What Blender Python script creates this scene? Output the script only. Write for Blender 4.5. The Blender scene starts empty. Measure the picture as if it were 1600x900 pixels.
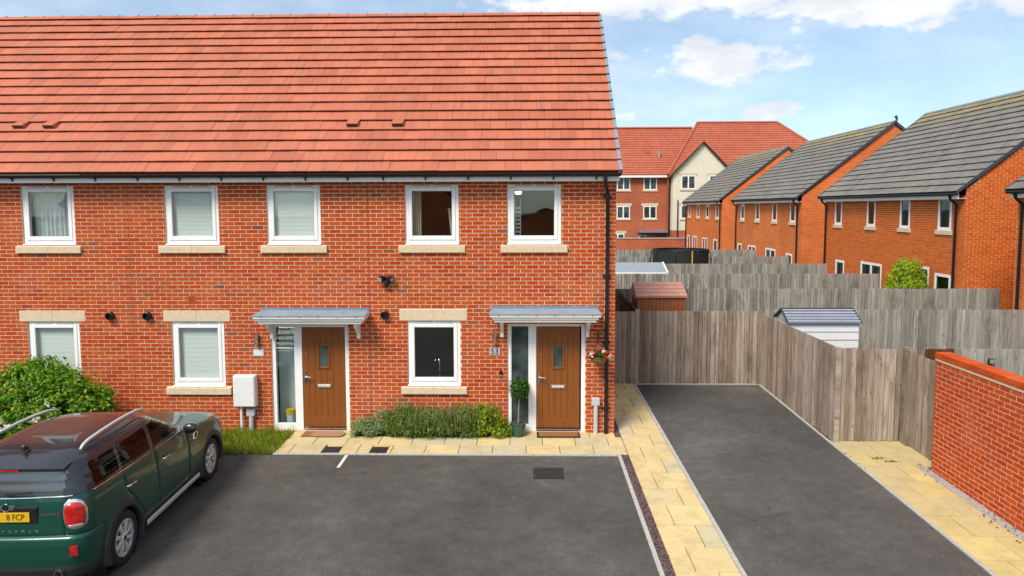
import bpy, math, random
import numpy as np
from mathutils import Matrix, Vector

random.seed(7)
R = math.radians
S = bpy.context.scene
COL = S.collection

# ------------------------------------------------------------------ camera
cam_d = bpy.data.cameras.new('camera')
cam = bpy.data.objects.new('camera', cam_d); COL.objects.link(cam)
cam_d.sensor_width = 36.0
cam_d.lens = 36.0 * 1085 / 1600
cam_d.shift_y = -0.025
cam_d.clip_end = 4000
cam.matrix_world = (Matrix.Translation((0, -13.0, 4.29)) @ Matrix.Rotation(R(1.2), 4, 'Z')
                    @ Matrix.Rotation(R(90 - 4.48), 4, 'X') @ Matrix.Rotation(R(-0.15), 4, 'Z'))
S.camera = cam

# ------------------------------------------------------------------ sky and sun
SUN_AZ, SUN_EL = R(214), R(52)          # compass angle from +Y clockwise; sun behind the camera, to its left
W = bpy.data.worlds.new('World'); S.world = W; W.use_nodes = True
wn = W.node_tree; wn.nodes.clear()
class NT:
    """small helper to write node trees"""
    def __init__(s, t): s.t = t
    def n(s, kind, **kw):
        nd = s.t.nodes.new(kind)
        for k, v in kw.items(): setattr(nd, k, v)
        return nd
    def set(s, sock, v):
        if hasattr(v, 'is_output'): s.t.links.new(v, sock)
        elif v is not None: sock.default_value = v
    def m(s, op, a, b=None, c=None, clamp=False):
        nd = s.n('ShaderNodeMath', operation=op, use_clamp=clamp)
        s.set(nd.inputs[0], a); s.set(nd.inputs[1], b); s.set(nd.inputs[2], c)
        return nd.outputs[0]
    def vm(s, op, a, b=None):
        nd = s.n('ShaderNodeVectorMath', operation=op); s.set(nd.inputs[0], a); s.set(nd.inputs[1], b)
        return nd.outputs[0]
    def sep(s, v):
        nd = s.n('ShaderNodeSeparateXYZ'); s.set(nd.inputs[0], v); return nd.outputs
    def comb(s, x, y, z):
        nd = s.n('ShaderNodeCombineXYZ')
        for i, v in enumerate((x, y, z)): s.set(nd.inputs[i], v)
        return nd.outputs[0]
    def noise(s, vec, scale, detail=4, rough=0.55, dist=0.0):
        nd = s.n('ShaderNodeTexNoise'); s.set(nd.inputs['Vector'], vec)
        nd.inputs['Scale'].default_value = scale; nd.inputs['Detail'].default_value = detail
        nd.inputs['Roughness'].default_value = rough; nd.inputs['Distortion'].default_value = dist
        return nd.outputs['Fac']
    def white(s, vec):
        nd = s.n('ShaderNodeTexWhiteNoise', noise_dimensions='3D'); s.set(nd.inputs['Vector'], vec); return nd.outputs
    def mix(s, f, a, b, blend='MIX'):
        nd = s.n('ShaderNodeMix', data_type='RGBA', blend_type=blend)
        s.set(nd.inputs[0], f); s.set(nd.inputs[6], a); s.set(nd.inputs[7], b)
        return nd.outputs[2]
    def ramp(s, f, stops, interp='LINEAR'):
        nd = s.n('ShaderNodeValToRGB'); cr = nd.color_ramp; cr.interpolation = interp
        while len(cr.elements) < len(stops): cr.elements.new(0.5)
        for e, (p, c) in zip(cr.elements, stops):
            e.position = p; e.color = (*c, 1) if len(c) == 3 else c
        s.set(nd.inputs[0], f); return nd.outputs[0]
    def mr(s, v, a, b, c=0.0, d=1.0):
        nd = s.n('ShaderNodeMapRange', interpolation_type='SMOOTHSTEP')
        s.set(nd.inputs[0], v)
        for i, q in enumerate((a, b, c, d)): nd.inputs[i + 1].default_value = q
        return nd.outputs[0]

N = NT(wn)
sky = N.n('ShaderNodeTexSky', sky_type='NISHITA', sun_disc=False)
sky.sun_elevation = SUN_EL; sky.sun_rotation = SUN_AZ
sky.air_density = 1.0; sky.dust_density = 0.6; sky.ozone_density = 2.2; sky.altitude = 50
tc = N.n('ShaderNodeTexCoord').outputs['Generated']
dx, dy, dz = N.sep(tc)
az = N.m('ARCTAN2', dx, dy)
el = N.m('ARCSINE', dz)
# overall broken cloud, denser overhead, on a cloud deck seen in perspective
den = N.m('ADD', N.m('MAXIMUM', dz, 0.0), 0.16)
deck = N.comb(N.m('DIVIDE', dx, den), N.m('DIVIDE', dy, den), 0.0)
deckn = N.noise(deck, 0.55, 7, 0.56, 0.3)
cover = N.mr(deckn, 0.44, 0.62)
cover = N.m('MULTIPLY', cover, N.mr(el, 0.16, 0.36))
# single cumulus clouds and banks low over the roofs: centre (az, el), half size
puffn = N.noise(N.comb(N.m('MULTIPLY', az, 1.0), N.m('MULTIPLY', el, 1.9), 3.1), 16, 8, 0.6, 0.25)
puffd = N.noise(N.comb(az, N.m('MULTIPLY', el, 1.5), 7.7), 46, 5, 0.6)
puff = None
for (ca, ce, sa, se, k) in [(0.275, 0.185, 0.105, 0.036, 1.0), (0.235, 0.205, 0.05, 0.025, .8), (0.33, 0.125, 0.06, 0.016, .8), (0.18, 0.283, 0.24, 0.050, 1.0), (0.08, 0.30, 0.16, 0.045, .95), (0.30, 0.30, 0.4, 0.040, 1.0),
                         (0.47, 0.255, 0.15, 0.050, 1.0), (0.40, 0.29, 0.3, 0.04, .95), (0.66, 0.235, 0.10, 0.034, 1.0), (0.58, 0.30, 0.3, 0.04, .9), (0.12, 0.205, 0.03, 0.016, .6), (0.13, 0.125, 0.05, 0.02, .6),
                         (-0.62, 0.30, 0.06, 0.02, .9), (-0.2, 0.31, 0.3, 0.025, .6), (0.78, 0.30, 0.2, 0.03, .8), (-1.0, 0.2, 0.2, 0.05, .9), (1.3, 0.2, 0.25, 0.05, .9),
                         (2.1, 0.22, 0.25, 0.06, .9), (-1.9, 0.18, 0.3, 0.05, .9), (2.9, 0.2, 0.3, 0.06, .9), (-2.7, 0.25, 0.25, 0.06, .9)]:
    u = N.m('DIVIDE', N.m('SUBTRACT', az, ca), sa); v = N.m('DIVIDE', N.m('SUBTRACT', el, ce), se)
    # flatter base: stretch below the centre
    v = N.m('MULTIPLY', v, N.mr(v, -0.4, 0.1, 1.5, 1.0))
    d2 = N.m('ADD', N.m('MULTIPLY', u, u), N.m('MULTIPLY', v, v))
    g = N.m('MULTIPLY', N.m('EXPONENT', N.m('MULTIPLY', d2, -0.8)), k)
    puff = g if puff is None else N.m('MAXIMUM', puff, g)
pm = N.m('ADD', puff, N.m('MULTIPLY', N.m('SUBTRACT', puffn, 0.5), 1.5))
pm = N.m('ADD', pm, N.m('MULTIPLY', N.m('SUBTRACT', puffd, 0.5), 0.35))
pmask = N.mr(pm, 0.30, 0.78)
veil = N.m('ADD', 0.30, N.m('MULTIPLY', N.mr(N.noise(N.comb(az, N.m('MULTIPLY', el, 2.5), 1.0), 4.0, 5, 0.5), 0.42, 0.75), 0.25))
mask = N.m('MAXIMUM', N.m('MAXIMUM', cover, pmask), veil)
shade = N.noise(N.comb(az, N.m('MULTIPLY', el, 2.2), 5.0), 9, 6, 0.6)
cloudc = N.ramp(shade, [(0.30, (3.7, 3.9, 4.2)), (0.50, (4.5, 4.6, 4.75)), (0.66, (5.4, 5.4, 5.4))])
skyc = N.mix(1.0, sky.outputs[0], (0.66, 0.78, 0.80, 1), 'MULTIPLY')
final = N.mix(N.m('MULTIPLY', mask, 0.94), skyc, cloudc)
bg = N.n('ShaderNodeBackground'); N.set(bg.inputs[0], final); bg.inputs[1].default_value = 0.12
out = N.n('ShaderNodeOutputWorld'); wn.links.new(bg.outputs[0], out.inputs[0])

sd = bpy.data.lights.new('sun', 'SUN'); sd.energy = 2.5; sd.angle = R(20); sd.color = (1.0, 0.91, 0.78)
sun = bpy.data.objects.new('sun', sd); COL.objects.link(sun)
sdir = Vector((math.sin(SUN_AZ) * math.cos(SUN_EL), math.cos(SUN_AZ) * math.cos(SUN_EL), math.sin(SUN_EL)))
sun.rotation_euler = sdir.to_track_quat('Z', 'Y').to_euler(); sun.location = sdir * 60

S.view_settings.view_transform = 'Standard'; S.view_settings.look = 'None'
S.view_settings.gamma = 1.0; S.view_settings.use_curve_mapping = False
S.view_settings.exposure = 0.82
S.render.engine = 'CYCLES'
S.cycles.max_bounces = 8; S.cycles.transparent_max_bounces = 12
S.cycles.caustics_reflective = False; S.cycles.caustics_refractive = False
S.cycles.sample_clamp_indirect = 6.0

# ------------------------------------------------------------------ materials
MATS = {}
def newmat(name):
    m = bpy.data.materials.new(name); m.use_nodes = True
    m.node_tree.nodes.clear(); MATS[name] = m
    n = NT(m.node_tree)
    b = n.n('ShaderNodeBsdfPrincipled'); o = n.n('ShaderNodeOutputMaterial')
    m.node_tree.links.new(b.outputs[0], o.inputs[0])
    return m, n, b
def bump(n, b, h, strength=0.3, dist=0.01):
    bp = n.n('ShaderNodeBump'); bp.inputs['Strength'].default_value = strength; bp.inputs['Distance'].default_value = dist
    n.set(bp.inputs['Height'], h); n.t.links.new(bp.outputs[0], b.inputs['Normal'])
def pos(n): return n.n('ShaderNodeNewGeometry').outputs['Position']
def plain(name, col, rough=0.6, var=0.12, scale=9, metal=0.0, coat=0.0, bumps=0.0, spec=0.5):
    """plain paint / plastic / metal with slight uneven tone and grime"""
    m, n, b = newmat(name)
    p = pos(n)
    f = n.noise(p, scale, 5, 0.6)
    lo = tuple(max(0, c * (1 - var)) for c in col); hi = tuple(min(1, c * (1 + var)) for c in col)
    n.set(b.inputs['Base Color'], n.ramp(f, [(0.3, lo), (0.7, hi)]))
    n.set(b.inputs['Roughness'], n.mr(n.noise(p, scale * 3, 3), 0.3, 0.7, max(0.02, rough - 0.08), min(1, rough + 0.08)))
    b.inputs['Metallic'].default_value = metal; b.inputs['Coat Weight'].default_value = coat
    b.inputs['Coat Roughness'].default_value = 0.04
    b.inputs['Specular IOR Level'].default_value = spec
    if bumps: bump(n, b, n.noise(p, 120, 3), bumps, 0.004)
    return m

def brick_cell(n, axis):
    """running number of the brick at this world position (bricks are laid on a 225 x 75 mm grid)"""
    x, y, z = n.sep(pos(n))
    u = x if axis == 'x' else y
    row = n.m('FLOOR', n.m('DIVIDE', z, 0.075))
    odd = n.m('FLOORED_MODULO', row, 2.0)
    col = n.m('FLOOR', n.m('ADD', n.m('DIVIDE', u, 0.225), n.m('MULTIPLY', odd, 0.5)))
    return n.comb(col, row, 0.37), x, y, z
BRICK_STOPS = [(0.0, (0.40, 0.044, 0.006)), (0.2, (0.46, 0.062, 0.008)), (0.5, (0.51, 0.080, 0.010)), (0.70, (0.52, 0.098, 0.014)),
               (0.82, (0.43, 0.088, 0.020)), (0.90, (0.34, 0.084, 0.030)), (0.95, (0.25, 0.076, 0.034)), (0.985, (0.16, 0.058, 0.034))]
BRICK_RED = [(0.0, (0.46, 0.055, 0.007)), (0.35, (0.54, 0.072, 0.009)), (0.7, (0.60, 0.090, 0.012)), (1.0, (0.48, 0.068, 0.012))]
BRICK_ORANGE = [(0.0, (0.56, 0.105, 0.013)), (0.35, (0.64, 0.135, 0.016)), (0.7, (0.69, 0.16, 0.020)), (1.0, (0.58, 0.12, 0.020))]
def brick_mat(name, axis, stops):
    m, n, b = newmat(name)
    cell, x, y, z = brick_cell(n, axis)
    w = n.white(cell)[0]
    batch = n.noise(n.vm('MULTIPLY', cell, (0.16, 0.10, 1.0)), 1.0, 3)          # bricks of one batch lie together
    w = n.m('ADD', n.m('MULTIPLY', w, 0.80), n.m('MULTIPLY', n.m('SUBTRACT', batch, 0.40), 0.75), clamp=True)
    c = n.ramp(w, stops)
    p = pos(n)
    blot = n.mr(n.noise(p, 42, 4, 0.65), 0.3, 0.8, 0.72, 1.25)
    c = n.mix(1.0, c, n.comb(blot, blot, blot), 'MULTIPLY')
    pale = n.m('MULTIPLY', n.mr(n.noise(p, 0.9, 5, 0.6), 0.52, 0.75), 0.22)      # lime bloom left by the mortar
    c = n.mix(pale, c, (0.58, 0.27, 0.17, 1))
    n.set(b.inputs['Base Color'], c); b.inputs['Roughness'].default_value = 0.85
    b.inputs['Specular IOR Level'].default_value = 0.25
    bump(n, b, n.noise(p, 150, 4), 0.35, 0.004)
    return m
brick_mat('brick_front', 'x', BRICK_STOPS)
brick_mat('brick_garden_wall', 'y', BRICK_RED)
brick_mat('brick_orange_side', 'y', BRICK_ORANGE)
brick_mat('brick_orange_gable', 'x', BRICK_ORANGE)
def brick_far(name, stops, mort):
    """brickwork too far away to tell the bricks apart"""
    m, n, b = newmat(name)
    x, y, z = n.sep(pos(n))
    u = n.m('ADD', x, y)
    row = n.m('FLOOR', n.m('DIVIDE', z, 0.075)); odd = n.m('FLOORED_MODULO', row, 2.0)
    uu = n.m('ADD', n.m('DIVIDE', u, 0.225), n.m('MULTIPLY', odd, 0.5))
    col = n.m('FLOOR', uu)
    c = n.ramp(n.white(n.comb(col, row, 0.1))[0], stops)
    fu = n.m('FRACT', uu); fz = n.m('FRACT', n.m('DIVIDE', z, 0.075))
    j = n.m('MAXIMUM', n.m('LESS_THAN', fu, 0.05), n.m('LESS_THAN', fz, 0.15))
    big = n.mr(n.noise(pos(n), 0.5, 5), 0.3, 0.7, 0.86, 1.12)
    c = n.mix(n.m('MULTIPLY', j, 0.8), c, mort)
    c = n.mix(1.0, c, n.comb(big, big, big), 'MULTIPLY')
    n.set(b.inputs['Base Color'], c); b.inputs['Roughness'].default_value = 0.9
    bump(n, b, n.m('SUBTRACT', 1.0, j), 0.5, 0.006)
plain('verge_dark', (0.045, 0.055, 0.075), 0.55, 0.15, 8)
brick_far('brick_far_orange', BRICK_ORANGE, (0.78, 0.42, 0.20, 1))
brick_far('brick_far_red', [(0, (0.38, 0.075, 0.025)), (0.6, (0.46, 0.10, 0.035)), (1, (0.40, 0.10, 0.05))], (0.5, 0.26, 0.16, 1))
brick_far('brick_gable_far', BRICK_STOPS, (0.60, 0.34, 0.22, 1))

plain('mortar', (0.80, 0.545, 0.39), 0.95, 0.15, 30, bumps=0.3)
plain('mortar_orange', (0.85, 0.52, 0.27), 0.95, 0.15, 30)
plain('sealant', (0.30, 0.075, 0.025), 0.8)
plain('stone', (0.66, 0.53, 0.365), 0.85, 0.10, 14, bumps=0.25)
plain('upvc', (0.87, 0.87, 0.87), 0.32, 0.04, 3, spec=0.4)
plain('fascia_white', (0.86, 0.86, 0.85), 0.4, 0.05, 2)
plain('cornice_white', (0.86, 0.84, 0.78), 0.45, 0.05, 3)
plain('black_plastic', (0.007, 0.007, 0.008), 0.45, 0.3, 8)
plain('dark_rubber', (0.018, 0.018, 0.020), 0.75, 0.3, 20, bumps=0.2)
plain('tyre', (0.016, 0.016, 0.017), 0.8, 0.3, 20)
plain('vent_grey', (0.30, 0.31, 0.32), 0.5)
plain('lead', (0.135, 0.225, 0.32), 0.55, 0.16, 5)
plain('lead_light', (0.24, 0.32, 0.39), 0.5, 0.14, 4)
plain('steel', (0.62, 0.62, 0.60), 0.28, 0.08, 10, metal=1.0)
plain('alloy', (0.74, 0.71, 0.68), 0.34, 0.05, 12, metal=0.35)
plain('chrome', (0.85, 0.86, 0.87), 0.10, 0.04, 6, metal=1.0)
plain('rail_silver', (0.62, 0.64, 0.66), 0.35, 0.03, 6, metal=0.25)
plain('plastic_white', (0.80, 0.79, 0.77), 0.4, 0.04, 4)
plain('plastic_grey', (0.50, 0.53, 0.54), 0.5, 0.06, 4)
plain('plate_grey', (0.42, 0.45, 0.47), 0.35, 0.06, 12)
plain('plate_pale', (0.70, 0.73, 0.76), 0.4, 0.05, 20)
plain('ink', (0.012, 0.012, 0.014), 0.5, 0.1)
plain('ink_faint', (0.52, 0.55, 0.60), 0.5, 0.1)
plain('blind_and_sky_sheen', (0.84, 0.85, 0.82), 0.6, 0.03, 5)  # real slats, and pale sheets that stand for reflected sky
plain('net', (0.68, 0.70, 0.73), 0.9, 0.12, 9)
plain('curtain_cream', (0.62, 0.55, 0.42), 0.9, 0.1, 9)
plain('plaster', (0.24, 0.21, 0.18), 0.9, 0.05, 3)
plain('terracotta_vent', (0.40, 0.085, 0.03), 0.8)
plain('verge_grey', (0.22, 0.26, 0.30), 0.6, 0.12, 10)
plain('dead_leaf', (0.10, 0.055, 0.03), 0.9, 0.4, 30)
plain('concrete_edge', (0.40, 0.39, 0.36), 0.9, 0.25, 22, bumps=0.4)
plain('line_white', (0.62, 0.62, 0.60), 0.8, 0.12, 40)
plain('iron_cover', (0.026, 0.028, 0.032), 0.55, 0.3, 25, bumps=0.3)
plain('mat_coir', (0.26, 0.11, 0.035), 0.95, 0.35, 45, bumps=0.6)
plain('mat_tan', (0.36, 0.19, 0.11), 0.95, 0.2, 30, bumps=0.4)
plain('pot_green', (0.025, 0.085, 0.060), 0.30, 0.35, 12, coat=0.4)
plain('soil', (0.045, 0.028, 0.018), 0.95, 0.4, 20, bumps=0.6)
plain('stem', (0.28, 0.21, 0.14), 0.85, 0.2, 30)
plain('twig', (0.09, 0.055, 0.03), 0.9, 0.2, 30)
plain('coco', (0.30, 0.17, 0.06), 0.95, 0.35, 40, bumps=0.6)
plain('backing_pale', (0.66, 0.74, 0.70), 0.8, 0.15, 2)
plain('shed_brown', (0.36, 0.112, 0.034), 0.6, 0.12, 5)
plain('shed_roof_pink', (0.60, 0.30, 0.23), 0.7, 0.1, 5)
plain('shed_white', (0.70, 0.72, 0.74), 0.4, 0.05, 3)
plain('shed_roof_blue', (0.13, 0.15, 0.22), 0.42, 0.12, 4)
plain('shed_trim', (0.62, 0.65, 0.69), 0.4, 0.06, 4)
plain('roof_sheet_grey', (0.25, 0.285, 0.32), 0.55, 0.06, 2)
plain('net_black', (0.015, 0.016, 0.017), 0.8, 0.3, 8)
plain('strap_yellow', (0.62, 0.42, 0.02), 0.6)
plain('render_cream', (0.74, 0.69, 0.55), 0.9, 0.06, 1.2)
plain('door_red_brown', (0.26, 0.075, 0.022), 0.5)
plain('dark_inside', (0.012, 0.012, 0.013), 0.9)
plain('car_plastic', (0.030, 0.034, 0.037), 0.55, 0.15, 14, bumps=0.15)
plain('brake', (0.010, 0.010, 0.010), 0.7)
plain('seat_cloth', (0.05, 0.045, 0.04), 0.9)

def oak():
    m, n, b = newmat('door_oak')
    x, y, z = n.sep(pos(n))
    g = n.noise(n.comb(n.m('MULTIPLY', x, 60), 0.0, n.m('MULTIPLY', z, 2.5)), 1.0, 5, 0.6, 0.5)
    n.set(b.inputs['Base Color'], n.ramp(g, [(0.25, (0.170, 0.046, 0.005)), (0.5, (0.230, 0.068, 0.008)), (0.8, (0.275, 0.088, 0.012))]))
    b.inputs['Roughness'].default_value = 0.5; bump(n, b, g, 0.12, 0.003)
oak()
def glass(name, tint=(0.9, 0.95, 0.95), refl=1.0, rough=0.01):
    m = bpy.data.materials.new(name); m.use_nodes = True; MATS[name] = m
    n = NT(m.node_tree); m.node_tree.nodes.clear()
    t = n.n('ShaderNodeBsdfTransparent'); t.inputs[0].default_value = (*tint, 1)
    g = n.n('ShaderNodeBsdfGlossy'); g.inputs['Roughness'].default_value = rough; g.inputs[0].default_value = (1, 1, 1, 1)
    ge = n.n('ShaderNodeNewGeometry'); dt = n.n('ShaderNodeVectorMath', operation='DOT_PRODUCT')
    n.t.links.new(ge.outputs['Incoming'], dt.inputs[0]); n.t.links.new(ge.outputs['Normal'], dt.inputs[1])
    fr = n.m('ADD', 0.042, n.m('MULTIPLY', n.m('POWER', n.m('SUBTRACT', 1.0, n.m('ABSOLUTE', dt.outputs['Value']), clamp=True), 5.0), 0.95))
    bp = n.n('ShaderNodeBump'); bp.inputs['Strength'].default_value = 0.012; bp.inputs['Distance'].default_value = 0.05
    n.set(bp.inputs['Height'], n.noise(pos(n), 3.0, 2)); n.t.links.new(bp.outputs[0], g.inputs['Normal'])
    mx = n.n('ShaderNodeMixShader')
    n.set(mx.inputs[0], n.m('MULTIPLY', fr, refl, clamp=True))
    m.node_tree.links.new(t.outputs[0], mx.inputs[1]); m.node_tree.links.new(g.outputs[0], mx.inputs[2])
    o = n.n('ShaderNodeOutputMaterial'); m.node_tree.links.new(mx.outputs[0], o.inputs[0])
glass('glass', (0.94, 0.97, 0.96), 1.5)
glass('glass_dark', (0.45, 0.48, 0.48), 1.3)
glass('glass_car', (0.12, 0.16, 0.15), 0.6)
glass('glass_car_rear', (0.22, 0.26, 0.25), 5.0, 0.28)
def frosted():
    m, n, b = newmat('glass_obscure')
    f = n.noise(pos(n), 2.2, 3)
    n.set(b.inputs['Base Color'], n.ramp(f, [(0.35, (0.02, 0.03, 0.03)), (0.65, (0.09, 0.12, 0.12))]))
    b.inputs['Roughness'].default_value = 0.12; bump(n, b, n.noise(pos(n), 90, 2), 0.1, 0.002)
frosted()

def tile_mat(name, stops, width, gauge_z, streak=(0.22, 0.085, 0.06), lichen=False, zr=8.7, axis='x', z0=0.0, u0=0.0):
    m, n, b = newmat(name)
    x, y, z = n.sep(pos(n))
    u = n.m('SUBTRACT', x if axis == 'x' else y, u0)
    row = n.m('FLOOR', n.m('DIVIDE', n.m('SUBTRACT', z, z0), gauge_z)); odd = n.m('FLOORED_MODULO', row, 2.0)
    col = n.m('FLOOR', n.m('ADD', n.m('DIVIDE', u, width), n.m('MULTIPLY', odd, 0.5)))
    c = n.ramp(n.white(n.comb(col, row, 0.9))[0], stops)
    p = pos(n)
    st = n.noise(n.comb(n.m('MULTIPLY', u, 14), n.m('MULTIPLY', z, 1.5), 0.0), 1.0, 5, 0.6)
    c = n.mix(n.m('MULTIPLY', n.mr(st, 0.46, 0.76), 0.55), c, (*streak, 1))
    c = n.mix(n.m('MULTIPLY', n.mr(n.noise(p, 0.7, 4), 0.45, 0.75), 0.25), c, (*[min(1, q * 1.6) for q in stops[1][1]], 1))
    if lichen:
        l = n.m('MULTIPLY', n.mr(z, zr - 0.75, zr - 0.1), n.mr(n.noise(p, 2.6, 5, 0.7), 0.40, 0.62))
        c = n.mix(n.m('MULTIPLY', l, 0.8), c, (0.36, 0.27, 0.05, 1))
    n.set(b.inputs['Base Color'], c); b.inputs['Roughness'].default_value = 0.72
    bump(n, b, n.noise(p, 60, 4), 0.25, 0.004)
tile_mat('tile_red', [(0, (0.385, 0.105, 0.056)), (0.4, (0.43, 0.122, 0.064)), (0.75, (0.465, 0.138, 0.072)), (1, (0.40, 0.13, 0.078))], 0.30, 0.2107, z0=4.925, u0=1.70)
tile_mat('tile_red_far', [(0, (0.36, 0.082, 0.040)), (0.5, (0.40, 0.095, 0.046)), (1, (0.37, 0.11, 0.06))], 0.30, 0.25)
GREY = [(0, (0.150, 0.140, 0.120)), (0.4, (0.180, 0.168, 0.145)), (0.8, (0.205, 0.192, 0.167)), (1, (0.165, 0.157, 0.142))]
tile_mat('tile_grey', GREY, 0.30, 0.22, (0.07, 0.066, 0.06), True, 8.25, 'y')
tile_mat('tile_grey_edge', GREY, 0.30, 0.22, (0.07, 0.066, 0.06), False, 8.25, 'y')

def fence_mat(name, stops, axis, width=0.1, green=0.25):
    m, n, b = newmat(name)
    x, y, z = n.sep(pos(n))
    u = x if axis == 'x' else y
    col = n.m('FLOOR', n.m('DIVIDE', u, width))
    w = n.white(n.comb(col, 0.0, 2.2))
    w2 = n.white(n.comb(col, 5.0, 2.2))[0]
    w3 = n.noise(n.comb(n.m('MULTIPLY', u, 1.1), 0.0, 0.0), 1.0, 2)
    c = n.ramp(n.m('ADD', n.m('ADD', 0.13, n.m('MULTIPLY', w[0], 0.42)), n.m('MULTIPLY', w3, 0.45)), stops)
    gr = n.noise(n.comb(n.m('MULTIPLY', u, 70), n.m('MULTIPLY', z, 1.8), n.m('MULTIPLY', w2, 30)), 1.0, 6, 0.65, 0.6)
    k = n.mr(gr, 0.25, 0.75, 0.5, 1.45)
    c = n.mix(1.0, c, n.comb(k, k, k), 'MULTIPLY')
    # knots
    kv = n.n('ShaderNodeTexVoronoi'); kv.feature = 'F1'
    n.set(kv.inputs['Vector'], n.comb(n.m('MULTIPLY', u, 9.0), n.m('MULTIPLY', z, 3.2), n.m('MULTIPLY', w2, 9))); kv.inputs['Scale'].default_value = 1.0
    kn = n.mr(kv.outputs['Distance'], 0.06, 0.17, 1.0, 0.0)
    c = n.mix(n.m('MULTIPLY', kn, 0.55), c, (0.05, 0.032, 0.02, 1))
    # damp, algae stains with an outline of their own
    st = n.noise(n.comb(n.m('MULTIPLY', u, 1.6), n.m('MULTIPLY', z, 0.8), 4.0), 1.3, 5, 0.6)
    c = n.mix(n.m('MULTIPLY', n.mr(st, 0.50, 0.70), 0.45), c, (0.085, 0.066, 0.046, 1))
    al = n.m('MULTIPLY', n.mr(z, 0.5, 0.05), n.mr(n.noise(n.comb(n.m('MULTIPLY', u, 3), z, 0.0), 2.5, 4), 0.4, 0.65))
    c = n.mix(n.m('MULTIPLY', al, green), c, (0.10, 0.085, 0.03, 1))
    n.set(b.inputs['Base Color'], c); b.inputs['Roughness'].default_value = 0.9; b.inputs['Specular IOR Level'].default_value = 0.2
    bump(n, b, gr, 0.5, 0.004)
BROWN = [(0.2, (0.19, 0.142, 0.105)), (0.45, (0.27, 0.210, 0.162)), (0.6, (0.34, 0.275, 0.220)), (0.85, (0.42, 0.355, 0.30))]
GREYW = [(0.2, (0.165, 0.155, 0.135)), (0.45, (0.235, 0.222, 0.195)), (0.6, (0.30, 0.285, 0.252)), (0.85, (0.38, 0.36, 0.325))]
fence_mat('wood_brown_x', BROWN, 'x'); fence_mat('wood_brown_y', BROWN, 'y')
fence_mat('wood_grey_x', GREYW, 'x', green=0.1)
fence_mat('wood_red_y', [(0.15, (0.075, 0.026, 0.014)), (0.85, (0.12, 0.045, 0.024))], 'y', green=0.0)
fence_mat('wood_red_x', [(0.15, (0.095, 0.030, 0.014)), (0.85, (0.15, 0.05, 0.024))], 'x', green=0.0)

def asphalt():
    m, n, b = newmat('asphalt')
    p = pos(n)
    f = n.noise(p, 0.45, 6, 0.6); g = n.noise(p, 150, 3, 0.75); h = n.noise(p, 5.0, 6, 0.7)
    c = n.ramp(n.m('ADD', n.m('MULTIPLY', f, 0.62), n.m('MULTIPLY', h, 0.38)), [(0.37, (0.056, 0.054, 0.050)), (0.45, (0.072, 0.069, 0.063)), (0.54, (0.090, 0.086, 0.078)), (0.63, (0.122, 0.115, 0.103))])
    k = n.mr(g, 0.32, 0.70, 0.35, 1.75)
    c = n.mix(1.0, c, n.comb(k, k, k), 'MULTIPLY')
    v = n.n('ShaderNodeTexVoronoi'); n.set(v.inputs['Vector'], p); v.inputs['Scale'].default_value = 4.3
    chip = n.m('MULTIPLY', n.mr(v.outputs['Distance'], 0.035, 0.055, 1.0, 0.0), n.m('GREATER_THAN', n.sep(v.outputs['Color'])[0], 0.45))
    c = n.mix(n.m('MULTIPLY', chip, 0.5), c, (0.34, 0.32, 0.29, 1))
    v2 = n.n('ShaderNodeTexVoronoi'); n.set(v2.inputs['Vector'], p); v2.inputs['Scale'].default_value = 95
    sp = n.m('MULTIPLY', n.mr(v2.outputs['Distance'], 0.12, 0.3, 1.0, 0.0), n.m('GREATER_THAN', n.sep(v2.outputs['Color'])[1], 0.86))
    c = n.mix(n.m('MULTIPLY', sp, 0.4), c, (0.24, 0.23, 0.21, 1))
    oil = n.mr(n.noise(p, 1.15, 4, 0.7, 0.8), 0.63, 0.74)
    c = n.mix(n.m('MULTIPLY', oil, 0.35), c, (0.022, 0.022, 0.022, 1))
    n.set(b.inputs['Base Color'], c); b.inputs['Roughness'].default_value = 0.88; b.inputs['Specular IOR Level'].default_value = 0.3
    bump(n, b, g, 0.6, 0.006)
asphalt()
def slab_mat(name, base, cool):
    m, n, b = newmat(name)
    p = pos(n)
    w = n.n('ShaderNodeObjectInfo').outputs['Random']
    c = n.ramp(w, [(0, cool), (0.35, tuple(0.5 * (a + q) for a, q in zip(base, cool))), (0.6, base), (1, tuple(min(1, q * 1.1) for q in base))])
    f = n.noise(p, 3.0, 6, 0.65)
    c = n.mix(n.m('MULTIPLY', n.mr(f, 0.43, 0.72), 0.5), c, (0.36, 0.28, 0.15, 1))
    c = n.mix(n.m('MULTIPLY', n.mr(n.noise(p, 1.1, 6, 0.7), 0.52, 0.70), 0.30), c, (0.26, 0.22, 0.13, 1))
    k = n.mr(n.noise(p, 70, 3), 0.3, 0.7, 0.88, 1.1)
    c = n.mix(1.0, c, n.comb(k, k, k), 'MULTIPLY')
    n.set(b.inputs['Base Color'], c); b.inputs['Roughness'].default_value = 0.85; b.inputs['Specular IOR Level'].default_value = 0.3
    bump(n, b, f, 0.25, 0.006)
slab_mat('slab_buff', (0.60, 0.47, 0.235), (0.50, 0.455, 0.31))
slab_mat('slab_side', (0.55, 0.44, 0.19), (0.49, 0.41, 0.23))
plain('bedding', (0.10, 0.075, 0.04), 0.95, 0.3, 20)
plain('chippings', (0.13, 0.085, 0.085), 0.9, 0.6, 60)
plain('chippings_pale', (0.40, 0.37, 0.34), 0.9, 0.5, 60)
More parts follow.
